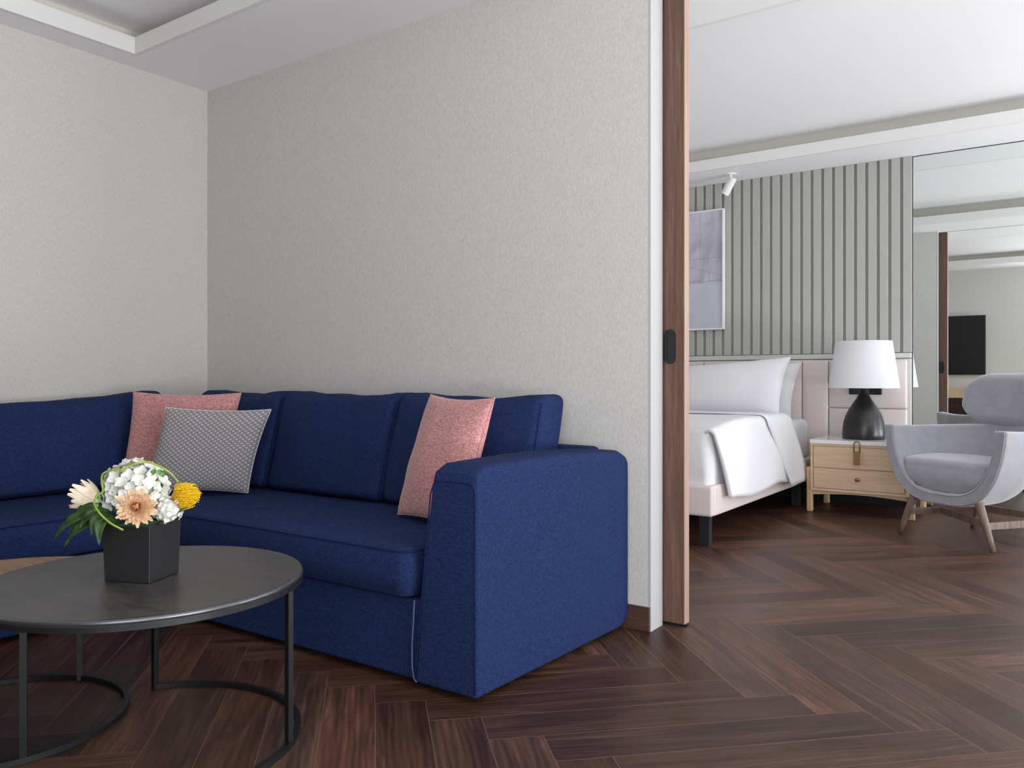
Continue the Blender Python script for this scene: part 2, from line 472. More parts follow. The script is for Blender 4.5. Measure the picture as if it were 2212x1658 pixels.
# floor: herringbone planks
def floor():
    bm = bmesh.new()
    g = bm.loops.layers.uv.new('grain'); e = bm.loops.layers.uv.new('edge')
    cl = bm.loops.layers.float_color.new('plank')
    c45 = math.sqrt(0.5)
    def xy(u, v): return ((u-v)*c45, (u+v)*c45)
    def quad(u0, u1, v0, v1, along_u):
        cen = xy((u0+u1)/2, (v0+v1)/2)
        if not (XL-1 < cen[0] < XR+1 and YB-1 < cen[1] < YM+1): return
        cs = [(u0, v0), (u1, v0), (u1, v1), (u0, v1)]
        vs = [bm.verts.new((*xy(*c), 0)) for c in cs]
        f = bm.faces.new(vs)
        ro, rv = random.uniform(0, 90), random.uniform(0, 90)
        rc = (random.random(), random.random(), random.random(), 1)
        for lp, (u, v) in zip(f.loops, cs):
            a, b = (u-u0, v-v0) if along_u else (v-v0, u-u0)
            lp[g].uv = (a+ro, b+rv); lp[e].uv = (a, b); lp[cl] = rc
    for k in range(-7, 8):
        for n in range(-70, 70):
            eu = 1.31+PW*n+k*PL; cv = 2.22-PW*n+k*PL
            quad(eu-PL, eu, cv, cv+PW, True)
            quad(eu, eu+PW, cv, cv+PL, False)
    for co, no in (((XL-0.05, 0, 0), (-1, 0, 0)), ((XR+0.05, 0, 0), (1, 0, 0)), ((0, YB-0.05, 0), (0, -1, 0)), ((0, YM+0.05, 0), (0, 1, 0))):
        bmesh.ops.bisect_plane(bm, geom=bm.verts[:]+bm.edges[:]+bm.faces[:], plane_co=co, plane_no=no, clear_outer=True)
    me = bpy.data.meshes.new('floor'); bm.to_mesh(me); bm.free()
    me.materials.append(M['floor'])
    o = bpy.data.objects.new('floor', me); C.objects.link(o); struct(o)
floor()

def wall(name, mb, mat): return struct(mb.obj(name, mat))
wall('wall_left', MB().box(XL-0.15, XL, YB-0.15, YM+0.15, 0, 3.1), M['wallpaper'])
wall('wall_back', MB().box(XL, -1.394, YW, YW+0.045, 0, HC+0.005).box(XL, -1.394, 3.15, YW2, 0, HC+0.005).box(1.2, XR, YW, YW2, 0, HC+0.005), M['wallpaper'])
wall('wall_front', MB().box(XL-0.15, -0.60, YB-0.15, YB, 0, 3.1).box(2.20, XR+0.15, YB-0.15, YB, 0, 3.1).box(-0.60, 2.20, YB-0.15, YB, 0, 0.12).box(-0.60, 2.20, YB-0.15, YB, 2.55, 3.1), M['wallpaper'])
wall('wall_far', MB().box(XL-0.15, XR+0.15, YM, YM+0.15, 0, 3.1), M['wall_paint'])
# right wall with two window openings
mb = MB()
WZ0, WZ1 = 0.12, 2.60
wins = [(-0.60, 2.00), (3.65, 6.55)]
mb.box(XR, XR+0.2, YB-0.15, YM+0.15, 0, WZ0).box(XR, XR+0.2, YB-0.15, YM+0.15, WZ1, 3.1)
mb.box(XR, XR+0.2, YB-0.15, wins[0][0], WZ0, WZ1).box(XR, XR+0.2, wins[0][1], wins[1][0], WZ0, WZ1).box(XR, XR+0.2, wins[1][1], YM+0.15, WZ0, WZ1)
wall('wall_right', mb, M['wall_paint'])
for i, (a, b) in enumerate(wins):
    mb = MB(); t = 0.05
    mb.box(XR+0.06, XR+0.12, a, b, WZ0, WZ0+t).box(XR+0.06, XR+0.12, a, b, WZ1-t, WZ1)
    for y in (a, (a+b)/2-t/2, b-t): mb.box(XR+0.06, XR+0.12, y, y+t, WZ0+t, WZ1-t)
    o = struct(mb.obj('window_%d' % (i+1), M['black'], loc=(XR, (a+b)/2, WZ0)))
    MB().box(XR+0.087, XR+0.093, a+t, b-t, WZ0+t, WZ1-t).obj('pane', M['glass'], o)
mb = MB(); t = 0.05; yw = YB-0.12
mb.box(-0.60, 2.20, yw, yw+0.06, 0.12, 0.17).box(-0.60, 2.20, yw, yw+0.06, 2.50, 2.55)
for x in (-0.60, 0.775, 2.15): mb.box(x, x+t, yw, yw+0.06, 0.17, 2.50)
o = struct(mb.obj('window_3', M['black'], loc=(0.8, YB, 0.12)))  # unseen window, added to let the fill lamp in
MB().box(-0.55, 2.15, yw+0.027, yw+0.033, 0.17, 2.50).obj('pane', M['glass'], o)
# white jamb end of the sofa wall
struct(MB().box(-1.402, -1.392, YW-0.001, 3.036, 0, HC).box(-1.402, -1.392, 3.145, YW2+0.001, 0, HC).obj('trim_1', M['jamb']))
# baseboards
struct(MB().box(XL, -1.394, YW-0.013, YW, 0, 0.096).obj('baseboard_back', M['walnut_base'], bevel=0.002))
struct(MB().box(XL, XL+0.013, YB, YW-0.014, 0, 0.096).obj('baseboard_left', M['walnut_base'], bevel=0.002))
struct(MB().box(XL, -1.41, YW2, YW2+0.013, 0, 0.096).obj('baseboard_far', M['walnut_base'], bevel=0.002))
struct(MB().box(XL, XR-0.001, YB, YB+0.013, 0, 0.096).obj('baseboard_front', M['walnut_base'], bevel=0.002))

# ceilings: two trays with free-standing lips
def tray(name, X0, X1, Y0, Y1, hx0, hx1, hy0, hy1, ztop, rec):
    """soffit X0..X1 x Y0..Y1 with hole hx/hy, recess rec behind the lip, tray ceiling at ztop"""
    mb = MB()
    e_ = 0.0275
    mb.box(X0, X1, Y0, hy0-e_, HC, HC+0.012).box(X0, X1, hy1+e_, Y1, HC, HC+0.012)
    mb.box(X0, hx0-e_, hy0-e_, hy1+e_, HC, HC+0.012).box(hx1+e_, X1, hy0-e_, hy1+e_, HC, HC+0.012)
    o = struct(mb.obj(name, M['ceiling']))
    mb = MB(); mb.box(X0-0.1, X1+0.1, Y0-0.05, Y1+0.05, ztop, ztop+0.1)
    mb.obj('tray_ceiling', M['ceiling'], o)
    mb = MB(); t = 0.028; z1 = HC+0.088
    mb.box(hx0-t, hx0, hy0-t, hy1+t, HC-0.0005, z1).box(hx1, hx1+t, hy0-t, hy1+t, HC-0.0005, z1)
    mb.box(hx0, hx1, hy0-t, hy0, HC-0.0005, z1).box(hx0, hx1, hy1, hy1+t, HC-0.0005, z1)
    mb.obj('cove_lip', M['lip'], o, bevel=0.002)
    mb = MB(); t = 0.02; ax0, ax1, ay0, ay1 = hx0-rec, hx1+rec, hy0-rec, hy1+rec
    mb.box(ax0-t, ax0, ay0-t, ay1+t, HC+0.012, ztop).box(ax1, ax1+t, ay0-t, ay1+t, HC+0.012, ztop)
    mb.box(ax0, ax1, ay0-t, ay0, HC+0.012, ztop).box(ax0, ax1, ay1, ay1+t, HC+0.012, ztop)
    mb.obj('cove_wall', M['cove'], o)
tray('ceiling', XL, XR, YB, 3.09, -4.113, 2.4, -0.29, 2.364, 2.89, 0.13)
tray('ceiling_bedroom', XL, XR, 3.13, YM, -4.10, 2.4, 3.785, 6.415, 2.915, 0.13)
# dark sliding track in the ceiling between the two rooms
struct(MB().box(-1.39, XR, 3.09, 3.13, HC+0.004, HC+0.02).obj('trim_2', M['black']))

# ================================================================== SLIDING DOOR
d = struct(MB().box(-2.60, -1.305, 3.050, 3.098, 0.012, HC-0.004).obj('door_1', M['walnut'], loc=(-1.9, 3.07, 0.012), bevel=0.002))
MB().box(-1.3052, -1.3035, 3.0515, 3.0965, 0.013, HC-0.005).obj('lit_edge', wood('walnut_lit_edge', [rgb(152, 124, 110), rgb(168, 142, 128), rgb(180, 156, 142)], 'Z', 1.6), d)  # paler walnut: the light falling on the door edge is put into its colour
def stadium(cx, cz, w, h, n=14):
    r = w/2; p = []
    for i in range(n+1): a = PI*i/n; p.append((cx+r*math.cos(a), cz+h/2-r+r*math.sin(a)))
    for i in range(n+1): a = PI+PI*i/n; p.append((cx+r*math.cos(a), cz-h/2+r+r*math.sin(a)))
    return p
def pull(yf, sgn):
    ou = stadium(-1.366, 1.127, 0.050, 0.140); inn = stadium(-1.366, 1.127, 0.026, 0.112)
    n = len(ou); vs = []; fs = []
    for P_, y in ((ou, yf), (ou, yf+sgn*0.004), (inn, yf+sgn*0.004), (inn, yf+sgn*0.0005)):
        vs += [(x, y, z) for x, z in P_]
    for k in range(3):
        for i in range(n): fs.append((k*n+i, k*n+(i+1) % n, (k+1)*n+(i+1) % n, (k+1)*n+i))
    fs.append(tuple(range(3*n, 4*n)))
    MB().add(vs, fs).obj('door_pull', M['black'], d)
pull(3.050, -1); pull(3.098, 1)
struct(MB().box(-1.394, -1.30, 3.062, 3.086, 0.0, 0.011).obj('trim_3', M['black']))

# ================================================================== SOFA
sofa = thing('corner_sofa', 'navy blue L-shaped fabric corner sofa with loose back cushions against the two walls', 'sofa', (-2.9, 2.4, 0))
NB = M['blue']
# base, L shaped
MB().prism([(-1.60, 1.962), (-1.60, 2.88), (-4.25, 2.88), (-4.25, 0.05), (-3.305, 0.05), (-3.305, 1.80), (-3.26, 1.92), (-3.14, 1.962)][::-1], 0.022, 0.286).obj('base', NB, sofa, bevel=0.014, seg=3)
# back frame
MB().prism([(-1.60, 2.80), (-1.60, 2.905), (-4.275, 2.905), (-4.275, 0.05), (-4.17, 0.05), (-4.17, 2.80)][::-1], 0.28, 0.725).obj('back_frame', NB, sofa, bevel=0.025, seg=4)
# arm
def armdef(a, b, c, p):
    t_ = (p.z+0.355)/0.71
    wz = max(0, min(1, (p.z-0.10)/0.235)); wz = wz*wz*(3-2*wz)
    d_ = p.y+0.475; RR = 0.046
    if d_ < RR: p.z -= (RR-math.sqrt(max(0, RR*RR-(RR-d_)**2)))*wz*0.95
    d_ = 0.475-p.y; RR = 0.05
    if d_ < RR: p.z -= (RR-math.sqrt(max(0, RR*RR-(RR-d_)**2)))*wz*0.8
    for d_ in (0.127-p.x, p.x+0.127):
        RR = 0.032
        if d_ < RR: p.z -= (RR-math.sqrt(max(0, RR*RR-(RR-d_)**2)))*wz*0.8
    if p.x < 0: p.x += 0.078*t_*(-p.x/0.127)
    else: p.x += 0.026*(p.y+0.475)/0.95*(p.x/0.127)
    p.z -= 0.014*max(0, p.y)/0.475*wz
    d_ = 0.475-p.y
    if d_ < 0.07 and c < 0: p.z += (0.07-math.sqrt(max(0, 0.0049-(0.07-d_)**2)))*0.8*max(0, -p.z/0.353)**2
    p.z += 0.006*math.cos(b*PI/2)*(1 if c > 0 else 0)
    return p
rblock(-1.632, 2.430, 0.374, 0.254, 0.960, 0.706, 0.013, 20, armdef).obj('arm', NB, sofa, smooth=True)
# piping of the front arm panel
pp = []
def lx(z): return -1.7555+0.078*(z-0.02)/0.71
zt_ = 0.681; yf_ = 1.9495
for i in range(10): z = 0.03+(zt_-0.045-0.03)*i/9; pp.append((lx(z), yf_, z))
for i in range(1, 7): a = PI-PI/2*i/6; pp.append((lx(zt_)+0.030+0.028*math.cos(a), yf_+0.001, zt_-0.034+0.030*math.sin(a)))
for i in range(1, 8): pp.append((lx(zt_)+0.030+(-1.537-lx(zt_)-0.030)*i/7, yf_+0.002, zt_-0.004))
for i in range(1, 7): a = PI/2-PI/2*i/6; pp.append((-1.537+0.026*math.cos(a), yf_+0.001, zt_-0.034+0.030*math.sin(a)))
for i in range(1, 9): z = zt_-0.034-i/8*(zt_-0.07); pp.append((-1.5105, yf_, z))
MB().tube(pp, 0.0026, 6).obj('arm_piping', M['blue_piping'], sofa, smooth=True)
MB().tube([(-1.748, 1.951, 0.024), (-1.757, 1.948, 0.035), (-1.765, 1.9485, 0.07), (-1.766, 1.949, 0.14), (-1.760, 1.949, 0.22), (-1.756, 1.949, 0.285)], 0.0026, 6).obj('arm_piping', M['piping_light'], sofa, smooth=True)
# far arm of the left wing (left of the frame)
rblock(-3.775, -0.07, 0.372, 0.96, 0.25, 0.706, 0.045, 10).obj('arm', NB, sofa, smooth=True)
# seat cushion, L shaped: prism with soft edges
def seatmesh():
    # outline with rounded corners
    out = []
    def arc(cx, cy, r, a0, a1, n=8):
        for i in range(n+1):
            a = math.radians(a0+(a1-a0)*i/n); out.append((cx+r*math.cos(a), cy+r*math.sin(a)))
    arc(-1.815, 1.975, 0.05, -90, 0)
    arc(-1.80, 2.72, 0.03, 0, 90)
    arc(-4.10, 2.72, 0.03, 90, 180)
    arc(-4.10, 0.10, 0.03, 180, 270)
    arc(-3.345, 0.13, 0.05, 270, 360)
    arc(-3.115, 1.745, -0.18, 0, -90, 10)    # concave inner corner
    # note: the concave arc runs from the left-wing front to the right-wing front
    bm = bmesh.new()
    levels = [(0.292, -0.012), (0.300, 0.0), (0.36, 0.010), (0.415, 0.006), (0.436, -0.002), (0.447, -0.014), (0.4515, -0.03)]
    n = len(out); P2 = [Vector(p) for p in out]
    nr = []
    for i in range(n):
        t_ = (P2[(i+1) % n]-P2[i-1]).normalized(); nr.append(Vector((t_.y, -t_.x)))
    rings = []
    for z, off in levels:
        rings.append([bm.verts.new((P2[i].x+nr[i].x*off, P2[i].y+nr[i].y*off, z)) for i in range(n)])
    for a, b in zip(rings[:-1], rings[1:]):
        for i in range(n): bm.faces.new((a[i], a[(i+1) % n], b[(i+1) % n], b[i]))
    bm.faces.new(rings[-1]); bm.faces.new(rings[0][::-1])
    for f in bm.faces: f.smooth = True
    bmesh.ops.recalc_face_normals(bm, faces=bm.faces)
    me = bpy.data.meshes.new('seat_cushion'); bm.to_mesh(me); bm.free()
    me.transform(Matrix.Translation(-world_loc(sofa)))
    me.materials.append(NB)
    o = bpy.data.objects.new('seat_cushion', me); C.objects.link(o); o.parent = sofa
    pts = [(P2[i].x+nr[i].x*0.003, P2[i].y+nr[i].y*0.003, 0.441) for i in range(n)]
    MB().tube(pts, 0.0026, 6, closed=True).obj('cushion_piping', M['blue_piping'], o, smooth=True)
seatmesh()
# back cushions
def backdef(lean, ax, seed, h, bul=0.035, sag=0.0):
    def f(a, b, c, p):
        k = (1-a*a) if ax == 'x' else (1-b*b)
        e = a if ax == 'x' else b
        t_ = (p.z+h/2)/h
        bulge = bul*max(0, (1-e*e))**0.5*max(0, 1-c*c)**0.5
        nz_ = noise.noise(Vector((p.x*3.5+seed, p.y*3.5, p.z*3.5)))*0.012
        if ax == 'x': p.y += (bulge*(1 if b > 0.2 else -1 if b < -0.2 else b*5)) + lean*t_ + nz_
        else: p.x += (bulge*(1 if a > 0.2 else -1 if a < -0.2 else a*5)) - lean*t_ + nz_
        if c > 0.3: p.z += (-0.022*(1-abs(e)**2.5)+0.006+noise.noise(Vector((e*2.2+seed, seed, 0)))*0.010)*t_
        if sag and c > 0: p.z -= sag*(1-e)/2*t_
        return p
    return f
def bcush(cx, cy, w, d, ax, seed, lean=0.13, sag=0.0):
    h = 0.478; o = rblock(cx, cy, 0.455+h/2, w, d, h, 0.045, 12, backdef(lean, ax, seed, h, 0.035, sag)).obj('back_cushion', NB, sofa, smooth=True)
    # side seams, front edges
    for s_ in (-1, 1):
        pts = []
        for i in range(13):
            t_ = 0.05+0.88*i/12
            if ax == 'x': pts.append((cx+s_*(w/2-0.010), cy-d/2+0.006+lean*t_, 0.455+h*t_))
            else: pts.append((cx+d/2*0+w/2-0.006-lean*t_, cy+s_*(d/2-0.010), 0.455+h*t_))
        MB().tube(pts, 0.0026, 6).obj('cushion_piping', M['blue_piping'], o, smooth=True)
bcush(-2.115, 2.635, 0.775, 0.185, 'x', 1)
bcush(-2.895, 2.635, 0.780, 0.185, 'x', 5)
bcush(-3.640, 2.635, 0.700, 0.185, 'x', 9)
bcush(-4.020, 2.010, 0.185, 0.95, 'y', 3, 0.10, 0.05)
bcush(-4.020, 1.055, 0.185, 0.95, 'y', 7, 0.10, 0.02)
bcush(-4.020, 0.340, 0.185, 0.47, 'y', 11, 0.10)
for x, y in ((-1.66, 2.10), (-1.66, 2.80), (-3.2, 2.05), (-4.15, 2.80), (-3.40, 0.15), (-4.15, 0.15), (-1.56, 2.02)):
    if x == -1.56: continue
    MB().box(x-0.03, x+0.03, y-0.03, y+0.03, 0, 0.03).obj('foot', M['black'], sofa)

# scatter cushions (things of their own)
pillow('scatter_cushion', (-3.90, 2.235, 0.930), (-3.455, 2.545, 0.925), (-3.40, 2.43, 0.462), (-3.835, 2.125, 0.462), 0.075, M['pink'],
       'rose woven square cushion in the sofa corner, behind the grey patterned cushion', 'cushion', 0.065)
pillow('scatter_cushion', (-3.515, 2.175, 0.862), (-3.160, 2.495, 0.850), (-3.215, 2.405, 0.460), (-3.570, 2.080, 0.475), 0.07, M['lattice'],
       'grey cushion with a fine diamond lattice pattern leaning on a rose cushion', 'cushion', 0.065)
pillow('scatter_cushion', (-2.215, 2.56, 0.932), (-1.79, 2.43, 0.925), (-1.80, 2.23, 0.462), (-2.215, 2.36, 0.462), 0.07, M['pink'],
       'rose woven square cushion leaning beside the right arm of the sofa', 'cushion', 0.065)

# ================================================================== COFFEE TABLES
def ring_arc(c, r, a0, a1, z, n=60):
    return [(c[0]+r*math.cos(math.radians(a0+(a1-a0)*i/n)), c[1]+r*math.sin(math.radians(a0+(a1-a0)*i/n)), z) for i in range(n+1)]
tc_ = (-2.105, 1.243)
tb = thing('coffee_table', 'round dark metal coffee table holding the flower vase, open ring base', 'table', (tc_[0], tc_[1], 0))
R_ = 0.418
MB().lathe([(0, 0.434), (R_-0.004, 0.434), (R_-0.004, 0.4535), (R_-0.009, 0.4545), (0, 0.4545)], (*tc_, 0), 96).obj('tabletop', M['gunmetal'], tb)
MB().lathe([(R_-0.006, 0.4405), (R_, 0.4440), (R_, 0.4500), (R_-0.003, 0.4545), (R_-0.009, 0.4553), (R_-0.009, 0.452)], (*tc_, 0), 96).obj('rim', M['rim'], tb, smooth=True)
MB().lathe([(R_-0.010, 0.428), (R_-0.001, 0.428), (R_-0.001, 0.4405), (R_-0.010, 0.4405)], (*tc_, 0), 96).obj('apron_ring', M['apron'], tb)
A0, A1 = 146, -107
MB().tube(ring_arc((-2.105, 1.245), 0.402, A0, A1, 0.009), 0.008, 4, square=True).obj('base_ring', M['black'], tb)
for a in (A0, 31, A1+360):
    x, y = -2.105+0.400*math.cos(math.radians(a)), 1.245+0.400*math.sin(math.radians(a))
    MB().box(x-0.008, x+0.008, y-0.008, y+0.008, 0.001, 0.4335).obj('leg', M['black'], tb)
tw_c = (-2.576, 1.07)
tw = thing('coffee_table', 'lower round wood-topped coffee table nested under the dark metal one', 'table', (tw_c[0], tw_c[1], 0))
MB().lathe([(0, 0.372), (0.372, 0.372), (0.372, 0.4), (0, 0.4)], (*tw_c, 0), 96).obj('tabletop', M['table_wood'], tw)
MB().lathe([(0.372, 0.366), (0.376, 0.366), (0.376, 0.401), (0.372, 0.401)], (*tw_c, 0), 96).obj('rim', M['black'], tw)
MB().tube(ring_arc(tw_c, 0.335, 0, 354, 0.009, 72), 0.008, 4, square=True, closed=True).obj('base_ring', M['black'], tw)
for a in (-13.5, 115, 232):
    x, y = tw_c[0]+0.332*math.cos(math.radians(a)), tw_c[1]+0.332*math.sin(math.radians(a))
    ca, sa = math.cos(math.radians(-30)), math.sin(math.radians(-30)); q = 0.0085
    MB().prism([(x+(p*ca-r*sa)*q, y+(p*sa+r*ca)*q) for p, r in ((-1, -1), (1, -1), (1, 1), (-1, 1))], 0.001, 0.3715).obj('leg', M['black'], tw)

# ================================================================== VASE AND FLOWERS
vz = 0.4557
va = math.radians(-157)
ex_, ey_ = Vector((math.cos(va), math.sin(va), 0)), Vector((math.cos(va-PI/2), math.sin(va-PI/2), 0))
fc = Vector((-2.019, 1.201, vz))
vc = fc+ex_*0.07+ey_*0.066
def vring(s_, z): return [vc+ex_*a*0.070*s_+ey_*b*0.066*s_+Vector((0, 0, z)) for a, b in ((-1, -1), (1, -1), (1, 1), (-1, 1))]
vt = thing('planter_box', 'square gunmetal flower box standing on the dark round coffee table', 'vase', (vc.x, vc.y, vz))
mb = MB(); vs = []
for s_, z in ((0.97, 0.0), (1.035, 0.150), (0.985, 0.150), (0.93, 0.012)): vs += vring(s_, z)
fs = [(0, 1, 2, 3)]
for k in range(3):
    for i in range(4): fs.append((k*4+i, k*4+(i+1) % 4, (k+1)*4+(i+1) % 4, (k+1)*4+i))
fs.append((12, 13, 14, 15))
mb.add(vs, fs).obj('box', M['vase'], vt, bevel=0.0022, seg=3)
MB().add(vring(0.975, 0.143), [(0, 1, 2, 3)]).add(vring(0.975, 0.135), [(3, 2, 1, 0)]).obj('moss', M['gravel'], vt)

def petal(mb, base, dirv, nrm, L, W, cup=0.3, tip=0.6, n=4):
    """cupped petal from base along dirv; nrm = facing"""
    dirv = dirv.normalized(); sd = dirv.cross(nrm).normalized(); nn = sd.cross(dirv).normalized()
    vs = []; fs = []
    for i in range(n+1):
        t_ = i/n; wd = W*(math.sin(PI*(0.12+0.80*t_**tip))) ; up_ = cup*L*t_*t_
        p = base+dirv*L*t_*(1-0.25*abs(cup)*t_)+nn*up_
        for s_ in (-1, 0, 1):
            vs.append(p+sd*wd*0.5*s_+nn*(0.12*W if s_ else 0))
    for i in range(n):
        for k in (0, 1):
            a = i*3+k; fs.append((a, a+1, a+4, a+3))
    mb.add(vs, fs)
def basis(ax):
    ax = ax.normalized(); a = ax.cross(Vector((0, 0, 1)))
    if a.length < 0.1: a = ax.cross(Vector((1, 0, 0)))
    a.normalize(); return ax, a, ax.cross(a).normalized()
rnd = random.Random(5)
def hydrangea(c, r, lab, zmin=-0.4, n=74):
    mb = MB(); cores = MB()
    for i in range(n):
        z = 1-(1-zmin)*(i+0.5)/n; ph = i*2.39996; rr_ = math.sqrt(max(0, 1-z*z))
        dv = Vector((rr_*math.cos(ph), rr_*math.sin(ph), z))
        rad = r*rnd.uniform(0.86, 1.03); p = c+dv*rad
        ax, a, b = basis(dv+Vector((rnd.uniform(-.35, .35), rnd.uniform(-.35, .35), rnd.uniform(-.35, .35))))
        ro = rnd.uniform(0, PI/2)
        for k in range(4):
            an = ro+k*PI/2
            petal(mb, p, a*math.cos(an)+b*math.sin(an)+ax*0.25, ax, r*0.27, r*0.30, 0.12, 0.7, 4)
    o = mb.obj('hydrangea', M['petal_white'], loc=(c.x, c.y, c.z-r), smooth=True)
    tag(o, lab, 'flower')
    vs = MB(); bm = bmesh.new(); bmesh.ops.create_icosphere(bm, subdivisions=3, radius=r*0.86)
    vs.add([v.co+c for v in bm.verts], [tuple(v.index for v in f.verts) for f in bm.faces]); bm.free()
    vs.obj('flower_core', M['petal_white'], o, smooth=True)
    MB().tube([c+Vector((0, 0, -r*0.8)), (c+Vector((vc.x, vc.y, vz+0.10)))/2+Vector((0, 0, -0.01)), Vector((vc.x, vc.y, vz+0.121))], 0.004, 6).obj('stem', M['stem'], o, smooth=True) if c.z-r*0.8 > vz+0.1 else None
    return o
hydrangea(Vector((-2.123, 1.222, 0.690)), 0.078, 'large white hydrangea head, the tallest bloom of the bouquet')
hydrangea(Vector((-2.033, 1.262, 0.640)), 0.036, 'small white hydrangea cluster spilling over the right rim of the flower box', -0.6, 40)

def mum(c, axis, r, lab, mat, heart, rows=(120, 1.62), Lf=1.0):
    ax, a, b = basis(axis); mb = MB(); mh = MB()
    N_ = rows[0]; tmax = rows[1]
    for i in range(N_):
        q = (i+0.5)/N_; tilt = tmax*q**0.62; an = i*2.39996
        rd = a*math.cos(an)+b*math.sin(an)
        tl = tilt+rnd.uniform(-0.10, 0.10)
        dv = ax*math.cos(tl)+rd*math.sin(tl)+ (a*rnd.uniform(-.12, .12)+b*rnd.uniform(-.12, .12))
        L = r*(0.50+0.55*q)*rnd.uniform(0.88, 1.12)*Lf
        petal(mb if q > 0.22 else mh, c+dv*r*0.16*(1-q), dv, (ax-rd*0.35), L, r*(0.17+0.12*q), 0.32 if tmax > 1 else 0.12, 0.9, 5)
    o = mb.obj('chrysanthemum', mat, loc=tuple(c), smooth=True); tag(o, lab, 'flower')
    mh.obj('flower_heart', heart, o, smooth=True)
    tgt = Vector((vc.x, vc.y, vz+0.121)); q = c-ax*0.012
    MB().tube([q, (q*0.5+tgt*0.5)-ax*0.006, tgt+(q-tgt)*0.15-Vector((0, 0, 0.004))], 0.0035, 6).obj('stem', M['stem'], o, smooth=True)
    return o
camd = Vector((0.862, -0.507, 0.0))     # towards the seating side where the bouquet faces
mum(Vector((-2.058, 1.188, 0.655)), Vector((0.80, -0.55, 0.22)), 0.058, 'peach chrysanthemum facing forward at the front of the bouquet', M['petal_beige'], M['petal_heart'])
mum(Vector((-2.168, 1.152, 0.668)), Vector((-0.86, -0.42, 0.20)), 0.080, 'cream chrysanthemum pointing left at the side of the bouquet', M['petal_cream'], M['petal_beige'], rows=(96, 1.02))
# pincushion
c = Vector((-2.020, 1.288, 0.676)); ax, a, b = basis(Vector((0.62, 0.62, 0.12)))
mb = MB()
for i in range(170):
    q = (i+0.5)/170; th_ = math.acos(1-q*1.30); ph = i*2.39996
    rd = a*math.cos(ph)+b*math.sin(ph); dv = ax*math.cos(th_)+rd*math.sin(th_)
    k_ = rnd.uniform(0.9, 1.12)
    p0 = c+dv*0.012; p1 = c+dv*0.027*k_; p2 = c+dv*0.035*k_+ax*0.007; p3 = c+dv*0.036*k_+ax*0.017-rd*0.003
    mb.tube([p0, p1, p2, p3, p3+ax*0.003], [0.0011, 0.0010, 0.0010, 0.0010, 0.0017], 4)
o = mb.obj('pincushion_flower', M['yellow'], loc=tuple(c), smooth=True)
tag(o, 'spiky yellow pincushion protea on the right of the bouquet', 'flower')
bm = bmesh.new(); bmesh.ops.create_icosphere(bm, subdivisions=2, radius=0.021)
MB().add([v.co+c for v in bm.verts], [tuple(v.index for v in f.verts) for f in bm.faces]).obj('flower_core', M['pin_core'], o, smooth=True); bm.free()
MB().tube([c-ax*0.02, c-ax*0.035-Vector((0, 0, 0.03)), Vector((vc.x+0.02, vc.y+0.02, vz+0.121))], 0.004, 6).obj('stem', M['stem'], o, smooth=True)
# dark leaves hanging over the left rim
def blade(mb, pts, W, twist=Vector((0.62, -0.55, 0.80))):
    pts = [Vector(p) for p in pts]; n = 14; vs = []; fs = []
    def bez(t_):
        P = pts[:]
        while len(P) > 1: P = [P[i]*(1-t_)+P[i+1]*t_ for i in range(len(P)-1)]
        return P[0]
    for i in range(n+1):
        t_ = i/n; p = bez(t_); d_ = (bez(min(1, t_+0.02))-bez(max(0, t_-0.02))).normalized()
        sd = d_.cross(twist).normalized(); nn = sd.cross(d_)
        wd = W*math.sin(PI*min(1, 0.08+0.92*t_))**0.8*(1-0.3*t_)
        wv_ = 0.0025*math.sin(t_*14)
        for s_ in (-1, -0.5, 0, 0.5, 1): vs.append(p+sd*wd*s_*0.5+nn*(abs(s_)*wd*0.22+wv_*s_))
    for i in range(n):
        for k in range(4): a_ = i*5+k; fs.append((a_, a_+1, a_+6, a_+5))
    mb.add(vs, fs)
R0 = Vector((-2.115, 1.170, 0.612))
lv_o = thing('leaf_spray', 'dark green pointed leaves hanging over the left rim of the flower box', 'leaves', tuple(R0))
for tip_, mid, W in (((-2.228, 1.058, 0.572), (-2.17, 1.10, 0.655), 0.036), ((-2.190, 1.066, 0.556), (-2.15, 1.105, 0.630), 0.030),
                     ((-2.080, 1.100, 0.566), (-2.10, 1.105, 0.640), 0.034), ((-2.215, 1.095, 0.606), (-2.17, 1.12, 0.678), 0.034),
                     ((-2.11, 1.095, 0.590), (-2.12, 1.115, 0.650), 0.040), ((-2.20, 1.080, 0.586), (-2.15, 1.115, 0.650), 0.036), ((-2.16, 1.09, 0.60), (-2.14, 1.12, 0.66), 0.040)):
    lv = MB(); blade(lv, [R0, mid, (Vector(mid)+Vector(tip_))/2+Vector((0, 0, 0.012)), tip_], W)
    q_ = lv.obj('leaf', M['leaf'], lv_o, smooth=True)
    sm = q_.modifiers.new('s', 'SOLIDIFY'); sm.thickness = 0.0007
l2 = MB(); blade(l2, [(-2.045, 1.235, 0.606), (-2.03, 1.245, 0.618), (-2.000, 1.275, 0.640), (-1.990, 1.295, 0.652)], 0.012)
lo = l2.obj('leaf_spray', M['leaf'], loc=(-2.045, 1.235, 0.606), smooth=True); tag(lo, 'narrow green leaf lying against the white blooms at the right rim', 'leaves')
sm = lo.modifiers.new('s', 'SOLIDIFY'); sm.thickness = 0.0007
